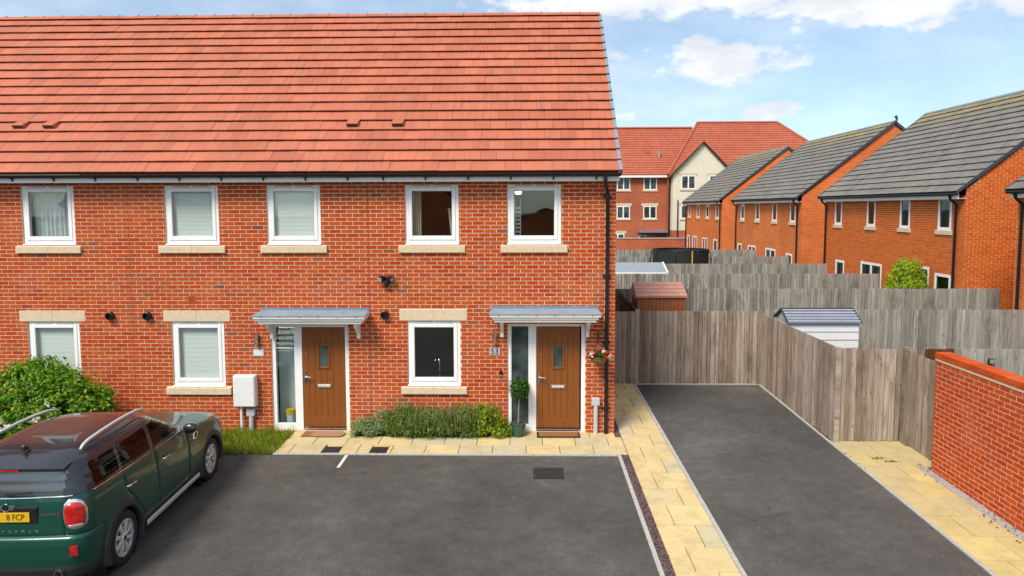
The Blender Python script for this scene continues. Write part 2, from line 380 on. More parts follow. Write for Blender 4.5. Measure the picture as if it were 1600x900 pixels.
def ground_mat():
    m, n, b = newmat('ground')
    p = pos(n)
    n.set(b.inputs['Base Color'], n.ramp(n.noise(p, 0.4, 6, 0.7), [(0.35, (0.05, 0.055, 0.022)), (0.55, (0.07, 0.085, 0.03)), (0.7, (0.10, 0.085, 0.055))]))
    b.inputs['Roughness'].default_value = 0.95; bump(n, b, n.noise(p, 30, 4), 0.5, 0.02)
ground_mat()
def leaf_mat(name, stops, trans=0.35, rough=0.5):
    m, n, b = newmat(name)
    r = n.n('ShaderNodeNewGeometry').outputs['Random Per Island']
    c = n.ramp(r, stops)
    n.set(b.inputs['Base Color'], c); b.inputs['Roughness'].default_value = rough
    b.inputs['Specular IOR Level'].default_value = 0.35
    t = n.n('ShaderNodeBsdfTranslucent'); n.set(t.inputs[0], n.mix(1.0, c, (1.0, 1.15, 0.5, 1), 'MULTIPLY'))
    mx = n.n('ShaderNodeMixShader'); mx.inputs[0].default_value = trans
    o = [q for q in m.node_tree.nodes if q.type == 'OUTPUT_MATERIAL'][0]
    m.node_tree.links.new(b.outputs[0], mx.inputs[1]); m.node_tree.links.new(t.outputs[0], mx.inputs[2]); m.node_tree.links.new(mx.outputs[0], o.inputs[0])
leaf_mat('leaf_shrub', [(0, (0.055, 0.16, 0.006)), (0.4, (0.115, 0.27, 0.009)), (0.75, (0.19, 0.36, 0.014)), (1, (0.32, 0.38, 0.03))])
leaf_mat('leaf_bay', [(0, (0.02, 0.07, 0.01)), (0.5, (0.045, 0.13, 0.014)), (1, (0.10, 0.19, 0.02))])
leaf_mat('leaf_lavender', [(0, (0.09, 0.17, 0.022)), (0.5, (0.165, 0.26, 0.04)), (0.85, (0.26, 0.33, 0.08)), (1, (0.30, 0.27, 0.15))])
leaf_mat('leaf_sage', [(0, (0.13, 0.20, 0.07)), (0.5, (0.25, 0.34, 0.14)), (1, (0.40, 0.47, 0.24))])
leaf_mat('leaf_gold', [(0, (0.07, 0.18, 0.012)), (0.4, (0.16, 0.30, 0.015)), (0.75, (0.36, 0.43, 0.02)), (1, (0.52, 0.49, 0.05))])
leaf_mat('leaf_conifer', [(0, (0.20, 0.34, 0.012)), (0.5, (0.36, 0.50, 0.02)), (1, (0.52, 0.60, 0.03))])
leaf_mat('grass', [(0, (0.12, 0.21, 0.012)), (0.5, (0.24, 0.33, 0.02)), (0.85, (0.38, 0.39, 0.04)), (1, (0.45, 0.38, 0.10))])
leaf_mat('petal_white', [(0, (0.65, 0.62, 0.55)), (1, (0.80, 0.78, 0.74))], 0.2)
leaf_mat('petal_red', [(0, (0.50, 0.008, 0.010)), (1, (0.72, 0.02, 0.015))], 0.2)
leaf_mat('petal_pink', [(0, (0.70, 0.45, 0.50)), (1, (0.80, 0.70, 0.72))], 0.2)
leaf_mat('seed_head', [(0, (0.26, 0.17, 0.14)), (1, (0.42, 0.30, 0.18))], 0.2)

def car_paint():
    m, n, b = newmat('car_green')
    b.inputs['Base Color'].default_value = (0.0015, 0.060, 0.038, 1); b.inputs['Metallic'].default_value = 0.2
    b.inputs['Roughness'].default_value = 0.36; b.inputs['Coat IOR'].default_value = 1.42; b.inputs['Coat Weight'].default_value = 0.65; b.inputs['Coat Roughness'].default_value = 0.02
    m, n, b = newmat('car_black')
    b.inputs['Base Color'].default_value = (0.014, 0.014, 0.018, 1); b.inputs['Roughness'].default_value = 0.32
    b.inputs['Coat Weight'].default_value = 1.0; b.inputs['Coat Roughness'].default_value = 0.05; b.inputs['Coat IOR'].default_value = 1.46
    m, n, b = newmat('lamp_red')
    f = n.noise(pos(n), 14, 3)
    n.set(b.inputs['Base Color'], n.ramp(f, [(0.35, (0.30, 0.003, 0.004)), (0.6, (0.62, 0.008, 0.006))])); b.inputs['Roughness'].default_value = 0.12
    b.inputs['Coat Weight'].default_value = 1.0
    m, n, b = newmat('plate_yellow')
    b.inputs['Base Color'].default_value = (0.72, 0.43, 0.012, 1); b.inputs['Roughness'].default_value = 0.35
    m, n, b = newmat('lamp_clear')
    b.inputs['Base Color'].default_value = (0.5, 0.5, 0.5, 1); b.inputs['Roughness'].default_value = 0.05; b.inputs['Metallic'].default_value = 0.6
    m, n, b = newmat('lit_bulb')
    b.inputs['Base Color'].default_value = (0.9, 0.7, 0.5, 1); b.inputs['Emission Color'].default_value = (1, 0.62, 0.35, 1); b.inputs['Emission Strength'].default_value = 1.6
car_paint()

# ------------------------------------------------------------------ mesh helpers
class MB:
    """collects boxes, prisms, tubes and free faces into one mesh"""
    def __init__(s): s.v = []; s.f = []
    def add(s, vs, fs):
        o = len(s.v); s.v.extend([tuple(q) for q in vs]); s.f.extend([tuple(i + o for i in f) for f in fs]); return s
    def box(s, x0, x1, y0, y1, z0, z1, c=0.0):
        x0, x1 = min(x0, x1), max(x0, x1); y0, y1 = min(y0, y1), max(y0, y1); z0, z1 = min(z0, z1), max(z0, z1)
        s.add([(x0, y0, z0), (x1, y0, z0), (x1, y1, z0), (x0, y1, z0), (x0, y0, z1), (x1, y0, z1), (x1, y1, z1), (x0, y1, z1)],
              [(0, 3, 2, 1), (4, 5, 6, 7), (0, 1, 5, 4), (1, 2, 6, 5), (2, 3, 7, 6), (3, 0, 4, 7)]); return s
    def prism(s, prof, a0, a1, axis='x'):
        """closed profile of (p, q) pairs swept along an axis: x -> (y,z), y -> (x,z), z -> (x,y)"""
        n = len(prof); put = {'x': lambda a, p, q: (a, p, q), 'y': lambda a, p, q: (p, a, q), 'z': lambda a, p, q: (p, q, a)}[axis]
        s.add([put(a0, *p) for p in prof] + [put(a1, *p) for p in prof],
              [tuple(range(n))[::-1], tuple(range(n, 2 * n))] + [(i, (i + 1) % n, n + (i + 1) % n, n + i) for i in range(n)]); return s
    def tube(s, pts, r, seg=10, closed=False, caps=True):
        pts = [Vector(p) for p in pts]; n = len(pts)
        rr = r if isinstance(r, (list, tuple)) else [r] * n
        base = len(s.v); up = None
        for i, p in enumerate(pts):
            if closed: t = (pts[(i + 1) % n] - pts[i - 1]).normalized()
            else: t = ((pts[min(i + 1, n - 1)] - p).normalized() + (p - pts[max(i - 1, 0)]).normalized())
            if t.length < 1e-6: t = Vector((0, 0, 1))
            t.normalize()
            if up is None: up = Vector((0, 0, 1)) if abs(t.z) < 0.9 else Vector((1, 0, 0))
            a = t.cross(up)
            if a.length < 1e-4: a = t.cross(Vector((0, 1, 0)))
            a.normalize(); b = a.cross(t).normalized(); up = b
            for k in range(seg):
                w = 2 * math.pi * k / seg; s.v.append(tuple(p + (a * math.cos(w) + b * math.sin(w)) * rr[i]))
        m = n if closed else n - 1
        for i in range(m):
            j = (i + 1) % n
            for k in range(seg):
                k2 = (k + 1) % seg
                s.f.append((base + i * seg + k, base + i * seg + k2, base + j * seg + k2, base + j * seg + k))
        if caps and not closed:
            s.f.append(tuple(base + k for k in range(seg))[::-1]); s.f.append(tuple(base + (n - 1) * seg + k for k in range(seg)))
        return s
    def lathe(s, prof, c, axis='z', seg=28, caps=True):
        """profile (radius, height) turned about an axis through c"""
        base = len(s.v); c = Vector(c)
        for (r, h) in prof:
            for k in range(seg):
                w = 2 * math.pi * k / seg; a, b = r * math.cos(w), r * math.sin(w)
                s.v.append(tuple(c + Vector({'z': (a, b, h), 'x': (h, a, b), 'y': (a, h, b)}[axis])))
        for i in range(len(prof) - 1):
            for k in range(seg):
                k2 = (k + 1) % seg
                s.f.append((base + i * seg + k, base + i * seg + k2, base + (i + 1) * seg + k2, base + (i + 1) * seg + k))
        if caps:
            s.f.append(tuple(base + k for k in range(seg))[::-1]); s.f.append(tuple(base + (len(prof) - 1) * seg + k for k in range(seg)))
        return s
    def mesh(s, name):
        me = bpy.data.meshes.new(name); me.from_pydata(s.v, [], s.f); me.update(); return me
    def build(s, name, mat, parent=None, smooth=False, bevel=0.0, bseg=2, fixn=False):
        me = s.mesh(name); o = obj(name, me, mat, parent)
        if fixn:
            import bmesh
            bm = bmesh.new(); bm.from_mesh(me); bmesh.ops.recalc_face_normals(bm, faces=bm.faces); bm.to_mesh(me); bm.free()
        if smooth:
            me.shade_smooth()
            if smooth != 'all': me.set_sharp_from_angle(angle=R(38))
        if bevel:
            md = o.modifiers.new('edge', 'BEVEL'); md.width = bevel; md.segments = bseg; md.limit_method = 'ANGLE'; md.angle_limit = R(35)
        return o

ROOTM = {}
def obj(name, me, mat, parent=None, loc=None):
    o = bpy.data.objects.new(name, me); COL.objects.link(o)
    if mat and not me.materials: me.materials.append(MATS[mat])
    if parent is not None:
        o.parent = parent
        if parent.name in ROOTM: o.matrix_parent_inverse = ROOTM[parent.name]
    if loc is not None: o.location = loc
    return o
def tag(o, label, cat, group=None, kind=None):
    o['label'] = label; o['category'] = cat
    if group: o['group'] = group
    if kind: o['kind'] = kind
    return o
def thing(name, label, cat, loc=(0, 0, 0), group=None, local=False, rotz=0.0):
    """an Empty at the thing's base; parts are built in world coordinates unless local is set"""
    o = bpy.data.objects.new(name, None); COL.objects.link(o); o.location = loc; o.rotation_euler = (0, 0, rotz); o.empty_display_size = 0.2
    if not local: ROOTM[o.name] = Matrix.Translation(Vector(loc)).inverted()
    return tag(o, label, cat, group)
def struct(o): o['kind'] = 'structure'; return o
def stuff(o): o['kind'] = 'stuff'; return o
def copy_tree(o, parent=None):
    c = o.copy(); COL.objects.link(c); c.parent = parent
    if o.name in ROOTM: ROOTM[c.name] = ROOTM[o.name]
    for ch in list(o.children): copy_tree(ch, c)
    return c
def text_mesh(txt, size, extr=0.002):
    cu = bpy.data.curves.new('lettering', 'FONT'); cu.body = txt; cu.size = size; cu.extrude = extr; cu.align_x = 'CENTER'; cu.align_y = 'CENTER'
    t = bpy.data.objects.new('tmp_text', cu); COL.objects.link(t)
    dg = bpy.context.evaluated_depsgraph_get(); me = bpy.data.meshes.new_from_object(t.evaluated_get(dg))
    bpy.data.objects.remove(t); bpy.data.curves.remove(cu); return me
SLOPE = 0.018
def gz(y): return SLOPE * max(-14.0, min(3.5, y))
CAMP = Vector((0, -13.0, 4.29))

# ------------------------------------------------------------------ brickwork
def brick_rects(u0, u1, v0, v1, openings=(), inside=None, j=0.0145):
    """brick faces (u from, u to, v from, v to, whole?) in stretcher bond on the 225 x 75 mm grid, cut round the openings"""
    res = []
    for row in range(math.floor(v0 / 0.075 + 1e-6), math.ceil(v1 / 0.075 - 1e-6)):
        odd = row % 2; za, zb = row * 0.075 + j / 2, (row + 1) * 0.075 - j / 2
        za, zb = max(za, v0), min(zb, v1)
        if zb - za < 0.012: continue
        zm = (za + zb) / 2
        cuts = [(a, b) for (a, b, c, d) in openings if c < zm < d]
        c0 = math.floor(u0 / 0.225 + odd * 0.5); c1 = math.floor(u1 / 0.225 + odd * 0.5)
        for c in range(c0, c1 + 1):
            a = (c - odd * 0.5) * 0.225 + j / 2; b = a + 0.225 - j
            segs = [(max(a, u0), min(b, u1))]
            for (p, q) in cuts:
                nx = []
                for (s, t) in segs:
                    if q <= s or p >= t: nx.append((s, t)); continue
                    if p > s: nx.append((s, p - 0.003))
                    if q < t: nx.append((q + 0.003, t))
                segs = nx
            for (s, t) in segs:
                if t - s < 0.006: continue
                if inside and not inside((s + t) / 2, zm): continue
                res.append((s, t, za, zb, abs(t - s - (0.225 - j)) < 1e-6 and abs(zb - za - (0.075 - j)) < 1e-6))
    return res
def brickwork(parent, rects, to_world, proud, mat, single_max, visible=None, cam_pos=CAMP, piece='brick', mass='brickwork'):
    """the bricks that show largest as pieces of their own, the rest as one joined mesh"""
    full = [r for r in rects if r[4] and (visible is None or visible(r))]
    full.sort(key=lambda r: (Vector(to_world((r[0] + r[1]) / 2, (r[2] + r[3]) / 2, 0)) - cam_pos).length)
    pick = set(full[:single_max]); rest = [r for r in rects if r not in pick]
    if pick:
        hw, hz = (0.225 - 0.0145) / 2, (0.075 - 0.0145) / 2
        a = Vector(to_world(-hw, -hz, 0)) - Vector(to_world(0, 0, 0)); m = MB()
        o = Vector(to_world(0, 0, 0))
        cs = [Vector(to_world(u, v, w)) - o for w in (-0.03, proud) for (u, v) in ((-hw, -hz), (hw, -hz), (hw, hz), (-hw, hz))]
        m.add(cs, [(0, 3, 2, 1), (4, 5, 6, 7), (0, 1, 5, 4), (1, 2, 6, 5), (2, 3, 7, 6), (3, 0, 4, 7)])
        me = m.mesh(piece); me.materials.append(MATS[mat])
        for r in sorted(pick):
            w = to_world((r[0] + r[1]) / 2, (r[2] + r[3]) / 2, random.uniform(-0.0012, 0.0012))
            obj(piece, me, None, parent, w)
    m = MB()
    for r in rest:
        pr = proud + random.uniform(-0.0012, 0.0012)
        cs = [to_world(u, v, w) for w in (-0.03, pr) for (u, v) in ((r[0], r[2]), (r[1], r[2]), (r[1], r[3]), (r[0], r[3]))]
        m.add(cs, [(0, 3, 2, 1), (4, 5, 6, 7), (0, 1, 5, 4), (1, 2, 6, 5), (2, 3, 7, 6), (3, 0, 4, 7)])
    if rest: stuff(m.build(mass, mat, parent))
def wall_sheet(u0, u1, v0, v1, openings, to_world, depth=0.11):
    """mortar face with real openings and their reveals"""
    us = sorted({u0, u1, *[q for o in openings for q in o[:2] if u0 < q < u1]}); vs = sorted({v0, v1, *[q for o in openings for q in o[2:4] if v0 < q < v1]})
    m = MB()
    for i in range(len(us) - 1):
        for k in range(len(vs) - 1):
            uc, vc = (us[i] + us[i + 1]) / 2, (vs[k] + vs[k + 1]) / 2
            if any(o[0] < uc < o[1] and o[2] < vc < o[3] for o in openings): continue
            m.add([to_world(u, v, 0) for (u, v) in ((us[i], vs[k]), (us[i + 1], vs[k]), (us[i + 1], vs[k + 1]), (us[i], vs[k + 1]))], [(0, 1, 2, 3)])
    for (a, b, c, d) in [o[:4] for o in openings]:
        for (p, q) in (((a, c), (a, d)), ((a, d), (b, d)), ((b, d), (b, c)), ((b, c), (a, c))):
            m.add([to_world(*p, 0), to_world(*q, 0), to_world(*q, -depth), to_world(*p, -depth)], [(0, 1, 2, 3)])
    return m

# ------------------------------------------------------------------ window, door, canopy
def ring(m, x0, x1, z0, z1, t, tb, y0, y1):
    m.box(x0, x0 + t, y0, y1, z0, z1); m.box(x1 - t, x1, y0, y1, z0, z1)
    m.box(x0 + t, x1 - t, y0, y1, z0, z0 + tb); m.box(x0 + t, x1 - t, y0, y1, z1 - t, z1)
def make_window(house, x0, x1, z0, z1, inside):
    w = MB(); ring(w, x0 + 0.004, x1 - 0.004, z0 + 0.03, z1 - 0.004, 0.058, 0.055, 0.024, 0.09)
    win = w.build('window', 'upvc', house, bevel=0.006)
    s = MB(); ring(s, x0 + 0.064, x1 - 0.064, z0 + 0.087, z1 - 0.064, 0.066, 0.078, 0.010, 0.078); s.build('sash', 'upvc', win, bevel=0.009)
    gx0, gx1, gz0, gz1 = x0 + 0.13, x1 - 0.13, z0 + 0.165, z1 - 0.13
    g = MB(); ring(g, gx0 - 0.001, gx1 + 0.001, gz0 - 0.001, gz1 + 0.001, 0.007, 0.007, 0.0195, 0.034); g.build('gasket', 'vent_grey', win)
    MB().box(gx0 - 0.01, gx1 + 0.01, 0.036, 0.046, gz0 - 0.01, gz1 + 0.01).build('pane', 'glass', win)
    c = MB(); c.prism([(-0.034, z0 + 0.0), (-0.034, z0 + 0.012), (0.02, z0 + 0.028), (0.09, z0 + 0.028), (0.09, z0)], x0 + 0.002, x1 - 0.002); c.build('sill_nosing', 'upvc', win, bevel=0.003)
    xm = (x0 + x1) / 2
    t = MB(); t.box(xm - 0.36, xm - 0.03, 0.012, 0.026, z1 - 0.046, z1 - 0.018); t.box(xm + 0.03, xm + 0.36, 0.012, 0.026, z1 - 0.046, z1 - 0.018); t.build('trickle_vent', 'plastic_grey', win, bevel=0.003)
    if inside == 'blind_and_sky_sheen':
        b = MB(); z = gz0 - 0.02
        while z < gz1 + 0.02:
            b.add([(gx0 - 0.02, 0.092, z), (gx1 + 0.02, 0.092, z), (gx1 + 0.02, 0.100, z + 0.0265), (gx0 - 0.02, 0.100, z + 0.0265)], [(0, 1, 2, 3)]); z += 0.025
        stuff(b.build('blind_slats', 'blind_and_sky_sheen', win))
    elif inside == 'net':
        net_curtain(gx0 - 0.02, gx1 + 0.02, gz0 - 0.03, gz1 + 0.03, 'net', win, 0.022, 9)
    elif inside == 'curtains':
        net_curtain(gx0 - 0.03, gx0 + 0.15, gz0 - 0.03, gz1 + 0.03, 'curtain_cream', win, 0.025, 4)
        net_curtain(gx1 - 0.10, gx1 + 0.03, gz0 - 0.03, gz0 + 0.52, 'curtain_cream', win, 0.02, 3, lean=0.06)
    return win
def net_curtain(x0, x1, z0, z1, mat, parent, amp, waves, lean=0.0):
    m = MB(); nx = waves * 10; nz = 8
    for k in range(nz + 1):
        for i in range(nx + 1):
            u = i / nx; zz = z0 + (z1 - z0) * k / nz
            m.v.append((x0 + (x1 - x0) * u + lean * (1 - k / nz), 0.19 + amp * math.sin(u * waves * 6.283 + 0.4 * math.sin(k * 0.8)) + 0.3 * amp * math.sin(u * waves * 2.3 * 6.283 + k * 0.3), zz))
    for k in range(nz):
        for i in range(nx):
            a = k * (nx + 1) + i; m.f.append((a, a + 1, a + nx + 2, a + nx + 1))
    return m.build('curtain', mat, parent, smooth='all')
def stone_band(house, name, x0, x1, z0, z1, y0, y1, weather=False):
    xm = (x0 + x1) / 2
    for (a, b) in ((x0, xm - 0.003), (xm + 0.003, x1)):
        m = MB()
        if weather: m.prism([(y0, z0), (y0, z1 - 0.02), (y1, z1), (y1, z0)], a, b)
        else: m.box(a, b, y0, y1, z0, z1)
        m.build(name, 'stone', house, bevel=0.005)
    MB().box(xm - 0.003, xm + 0.003, y0 + 0.006, y1, z0 + 0.003, z1 - 0.024).build(name + '_joint', 'mortar', house)
def make_door(house, x0, x1, z0, z1, lx0, lx1, inner):
    """white frame, sidelight on the handle side, oak-brown boarded leaf"""
    f = MB(); y0, y1 = 0.020, 0.10
    f.box(x0, x0 + 0.075, y0, y1, z0, z1); f.box(x1 - 0.075, x1, y0, y1, z0, z1)
    f.box(x0 + 0.075, x1 - 0.075, y0, y1, z1 - 0.05, z1)
    f.box(lx0 - 0.15, lx0, y0, y1, z0, z1 - 0.05)
    f.box(x0 + 0.075, lx0 - 0.15, y0, y1, z0, z0 + 0.13)
    d = f.build('door_frame', 'upvc', house, bevel=0.007)
    MB().box(x0 + 0.076, lx0 - 0.151, 0.045, 0.055, z0 + 0.131, z1 - 0.051).build('sidelight_pane', 'glass_obscure' if inner == 'dark' else 'glass', d)
    MB().box(lx0 + 0.0, lx1 + 0.0, 0.004, 0.1, z0 - 0.02, z0 + 0.045).build('threshold', 'steel', d, bevel=0.004)
    zb, zt = z0 + 0.06, z1 - 0.055
    leaf = thing_part('door', house)
    m = MB(); L = lx1 - lx0 - 0.012; a = lx0 + 0.006
    # stiles and rails round five grooved boards
    m.box(a, a + 0.115, 0.032, 0.075, zb, zt); m.box(a + L - 0.115, a + L, 0.032, 0.075, zb, zt)
    m.box(a + 0.115, a + L - 0.115, 0.032, 0.075, zb, zb + 0.19); m.box(a + 0.115, a + L - 0.115, 0.032, 0.075, zt - 0.10, zt)
    leaf = m.build('door', 'door_oak', house, bevel=0.005)
    bw = (L - 0.23) / 5; wx0, wx1 = a + L / 2 - 0.105, a + L / 2 + 0.105; wz0, wz1 = z0 + 1.215, z0 + 1.66
    for i in range(5):
        p0, p1 = a + 0.115 + i * bw + 0.003, a + 0.115 + (i + 1) * bw - 0.003
        bm_ = MB(); zlo, zhi = zb + 0.192, zt - 0.102
        if p1 < wx0 or p0 > wx1: bm_.box(p0, p1, 0.036, 0.07, zlo, zhi)
        else:
            bm_.box(p0, p1, 0.036, 0.07, zlo, wz0); bm_.box(p0, p1, 0.036, 0.07, wz1, zhi)
            if p0 < wx0: bm_.box(p0, wx0, 0.036, 0.07, wz0, wz1)
            if p1 > wx1: bm_.box(wx1, p1, 0.036, 0.07, wz0, wz1)
        bm_.build('door_board', 'door_oak', leaf)
    MB().box(a + 0.1, a + L - 0.1, 0.055, 0.074, zb + 0.1, zt - 0.08).build('door_core', 'door_red_brown', leaf) if False else None
    g = MB(); g.box(a + 0.11, a + L - 0.11, 0.062, 0.072, zb + 0.185, wz0 - 0.001); g.box(a + 0.11, a + L - 0.11, 0.062, 0.072, wz1 + 0.001, zt - 0.095); g.build('groove_backing', 'door_red_brown', leaf)
    fr = MB(); ring(fr, wx0 - 0.012, wx1 + 0.012, wz0 - 0.012, wz1 + 0.012, 0.034, 0.034, 0.018, 0.06); fr.build('glazing_frame', 'door_oak', leaf, bevel=0.007)
    MB().box(wx0 + 0.015, wx1 - 0.015, 0.042, 0.05, wz0 + 0.015, wz1 - 0.015).build('glazing', 'glass_obscure', leaf)
    lp = MB(); lp.box(a + L / 2 - 0.14, a + L / 2 + 0.14, 0.020, 0.04, z0 + 0.83, z0 + 0.90); lp.build('letter_plate', 'steel', leaf, bevel=0.006)
    MB().box(a + L / 2 - 0.12, a + L / 2 + 0.12, 0.012, 0.0205, z0 + 0.845, z0 + 0.887).build('letter_flap', 'alloy', leaf, bevel=0.004)
    h = MB(); hx = a + 0.045; hz = z0 + 1.03
    h.box(hx - 0.017, hx + 0.017, 0.022, 0.036, hz - 0.12, hz + 0.12); h.tube([(hx, 0.025, hz + 0.02), (hx, -0.02, hz + 0.02), (hx + 0.02, -0.03, hz + 0.02), (hx + 0.125, -0.03, hz + 0.015)], 0.011, 8)
    h.build('handle', 'steel', leaf, smooth=True)
    MB().lathe([(0.012, 0), (0.0145, -0.008), (0.0, -0.01)], (a + 0.07, 0.033, z0 + 1.48), 'y', 12, caps=False).build('spyhole', 'steel', leaf)
    return leaf
def thing_part(name, house): return None
def make_canopy(house, x0, x1, zt):
    """flat lead-grey hood on a white stepped cornice, held by two shaped brackets"""
    m = MB(); m.prism([(0.0, zt - 0.03), (-0.012, zt - 0.03), (-0.026, zt + 0.0), (-0.026, zt + 0.085), (0.0, zt + 0.085)], x0 + 0.02, x1 - 0.02)
    can = m.build('door_canopy', 'lead', house, bevel=0.004)
    # sloping lead top with mitred ends
    yb, yf = -0.027, -0.47; zb_, zf = zt + 0.045, zt + 0.002
    t = MB(); t.add([(x0 + 0.06, yb, zb_), (x1 - 0.06, yb, zb_), (x1, yf, zf), (x0, yf, zf), (x1, yb, zf), (x0, yb, zf), (x1, yf, zf - 0.014), (x0, yf, zf - 0.014), (x1, yb, zf - 0.014), (x0, yb, zf - 0.014)],
                    [(0, 3, 2, 1), (1, 2, 4), (0, 5, 3), (3, 7, 6, 2), (2, 6, 8, 4), (5, 9, 7, 3), (6, 7, 9, 8)]); t.build('lead_roof', 'lead_light', can)
    for i in range(6):
        xx = x0 + 0.18 + i * (x1 - x0 - 0.36) / 5
        MB().lathe([(0.011, 0.0), (0.009, 0.006), (0.0, 0.008)], (xx, yf - 0.006, zf - 0.013), 'y', 8, caps=False).build('fixing', 'iron_cover', can)
    c = MB(); steps = [(0.018, 0.452, 0.050), (0.055, 0.425, 0.045), (0.095, 0.395, 0.055)]; z = zf - 0.015
    for (ins, dep, hh) in steps:
        c.prism([(-0.011, z), (-dep, z), (-dep - 0.004, z - hh * 0.5), (-dep, z - hh), (-0.011, z - hh)], x0 + ins, x1 - ins); z -= hh + 0.0005
    c.build('cornice', 'cornice_white', can, bevel=0.004)
    for bx in (x0 + 0.19, x1 - 0.26):
        b = MB(); pr = [(-0.011, z)]
        for k in range(9):
            w = k / 8; pr.append((-0.30 + 0.06 * w + 0.17 * w * w - 0.02 * math.sin(w * 6.28), z - 0.005 - 0.24 * w))
        pr += [(-0.075, z - 0.33), (-0.011, z - 0.33)]
        b.prism(pr, bx, bx + 0.065); b.build('bracket', 'cornice_white', can, bevel=0.006)
    return can

# ------------------------------------------------------------------ the terrace
TH = math.atan2(3.83, 3.88); EY, EZ = -0.33, 4.93
def roof_pt(s, nrm=0.0): return (EY + s * math.cos(TH) - nrm * math.sin(TH), EZ + s * math.sin(TH) + nrm * math.cos(TH))
def tile_mesh(w, L=0.335):
    m = MB()
    prof = [(0.030, 0.030), (0.0, 0.040), (0.0, 0.056), (0.004, 0.060), (L, 0.010), (L, -0.006), (0.10, 0.022)]
    pr = [(s * math.cos(TH) - h * math.sin(TH), s * math.sin(TH) + h * math.cos(TH)) for (s, h) in prof]
    m.prism(pr, -w / 2, w / 2); me = m.mesh('roof_tile'); me.materials.append(MATS['tile_red']); return me
TILE_FULL, TILE_HALF = tile_mesh(0.296), tile_mesh(0.146)
NROW = 18; GAUGE = 0.300
def make_house(name, label, XL, XR, openings, first_vis=-99.0, gable=False):
    h = thing(name, label, 'house', ((XL + XR) / 2, 0, 0), 'houses of the red-brick terrace')
    tw = lambda u, v, w: (u, -w - 0.0035, v)
    wall = wall_sheet(XL, XR, -0.3, 4.80, openings, tw).build('wall', 'mortar', h)
    rects = brick_rects(XL + (0.008 if XL > -12 else 0), XR - (0.008 if XR < 1 else 0.0), -0.15, 4.80, openings)
    vis = lambda r: r[0] > first_vis and r[2] > 0.7
    brickwork(wall, rects, tw, 0.0055, 'brick_front', 300, vis)
    # inside: floors, party walls, back wall, so that rooms are dark behind the panes
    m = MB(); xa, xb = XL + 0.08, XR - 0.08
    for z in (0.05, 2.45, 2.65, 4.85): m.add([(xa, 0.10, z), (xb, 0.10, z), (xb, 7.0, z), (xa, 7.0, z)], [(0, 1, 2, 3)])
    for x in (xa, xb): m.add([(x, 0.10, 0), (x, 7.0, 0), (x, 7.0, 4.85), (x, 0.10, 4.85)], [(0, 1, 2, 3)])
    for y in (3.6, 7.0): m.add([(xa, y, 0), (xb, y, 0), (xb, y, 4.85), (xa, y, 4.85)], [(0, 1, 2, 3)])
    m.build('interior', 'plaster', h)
    MB().box(XL, XR, 7.1, 7.3, -0.3, 4.85).build('back_wall', 'brick_gable_far', h)
    # roof
    r = MB(); rb = 0.012
    pts = [roof_pt(0.02, -0.03), roof_pt(5.42, -0.03), (7.45, 4.93)]
    xe = XR + (0.02 if gable else 0)
    r.add([(XL, *pts[0]), (xe, *pts[0]), (xe, *pts[1]), (XL, *pts[1])], [(0, 1, 2, 3)])
    r.add([(XL, *pts[1]), (xe, *pts[1]), (xe, *pts[2]), (XL, *pts[2])], [(0, 1, 2, 3)])
    roof = r.build('roof', 'tile_red_far', h)
    rest = MB()
    x_right = 1.70
    for i in range(NROW):
        odd = (i % 2); k = 0
        y, z = roof_pt(i * GAUGE)
        if i == 0: pass
        edges = []
        if odd: edges.append((x_right - 0.15, x_right))
        x = x_right - (0.15 if odd else 0)
        while x > XL - 0.3: edges.append((x - 0.30, x)); x -= 0.30
        for (a, b) in edges:
            c = (a + b) / 2
            if not (XL <= c < (XR if not gable else 9)): continue
            yy, zz = roof_pt(i * GAUGE, random.uniform(-0.0025, 0.0025))
            if c < -12.35:
                o0 = len(rest.v); me = TILE_FULL
                rest.add([(v.co.x + c, v.co.y + yy, v.co.z + zz) for v in me.vertices], [tuple(p.vertices) for p in me.polygons]); continue
            t = obj('roof_tile', TILE_FULL if b - a > 0.2 else TILE_HALF, None, roof, (c, yy + random.uniform(-0.002, 0.002), zz))
            t.rotation_euler = (random.uniform(-0.004, 0.004), random.uniform(-0.003, 0.003), random.uniform(-0.006, 0.006))
    if rest.v: stuff(rest.build('roof_tiling', 'tile_red', roof))
    # ridge tiles
    ry, rz = roof_pt(NROW * GAUGE + 0.02)
    rm = MB(); pr = []
    for k in range(9):
        w = math.pi * (0.08 + 0.84 * k / 8); pr.append((0.135 * math.cos(w), 0.02 + 0.115 * math.sin(w)))
    rm.prism(pr, -0.222, 0.222); rme = rm.mesh('ridge_tile'); rme.materials.append(MATS['tile_red'])
    x = x_right - 0.225
    while x > XL - 0.2:
        if XL <= x < (XR if not gable else 9):
            obj('ridge_tile', rme, None, roof, (x, ry + 0.03, rz - 0.055 + random.uniform(-0.003, 0.003)))
            MB().box(x - 0.232, x - 0.218, ry - 0.03, ry + 0.09, rz + 0.075, rz + 0.092).build('ridge_clip', 'verge_grey', roof)
        x -= 0.45
    # eaves
    MB().box(XL, XR + (0.03 if gable else 0), -0.235, -0.215, 4.775, 4.905).build('fascia', 'fascia_white', h)
    MB().box(XL, XR + (0.03 if gable else 0), -0.214, 0.02, 4.785, 4.797).build('soffit', 'fascia_white', h)
    g = MB(); pr = []
    for k in range(11):
        w = math.pi * k / 10; pr.append((-0.292 - 0.056 * math.cos(w), 4.915 - 0.056 * math.sin(w)))
    pr2 = [(p[0] * 1.0 + (0.003 if p[0] < -0.292 else -0.003), p[1] + 0.003) for p in pr][::-1]
    g.prism(pr + pr2, XL, XR + (0.045 if gable else 0)); gut = g.build('gutter', 'black_plastic', h)
    x = XL + 0.35
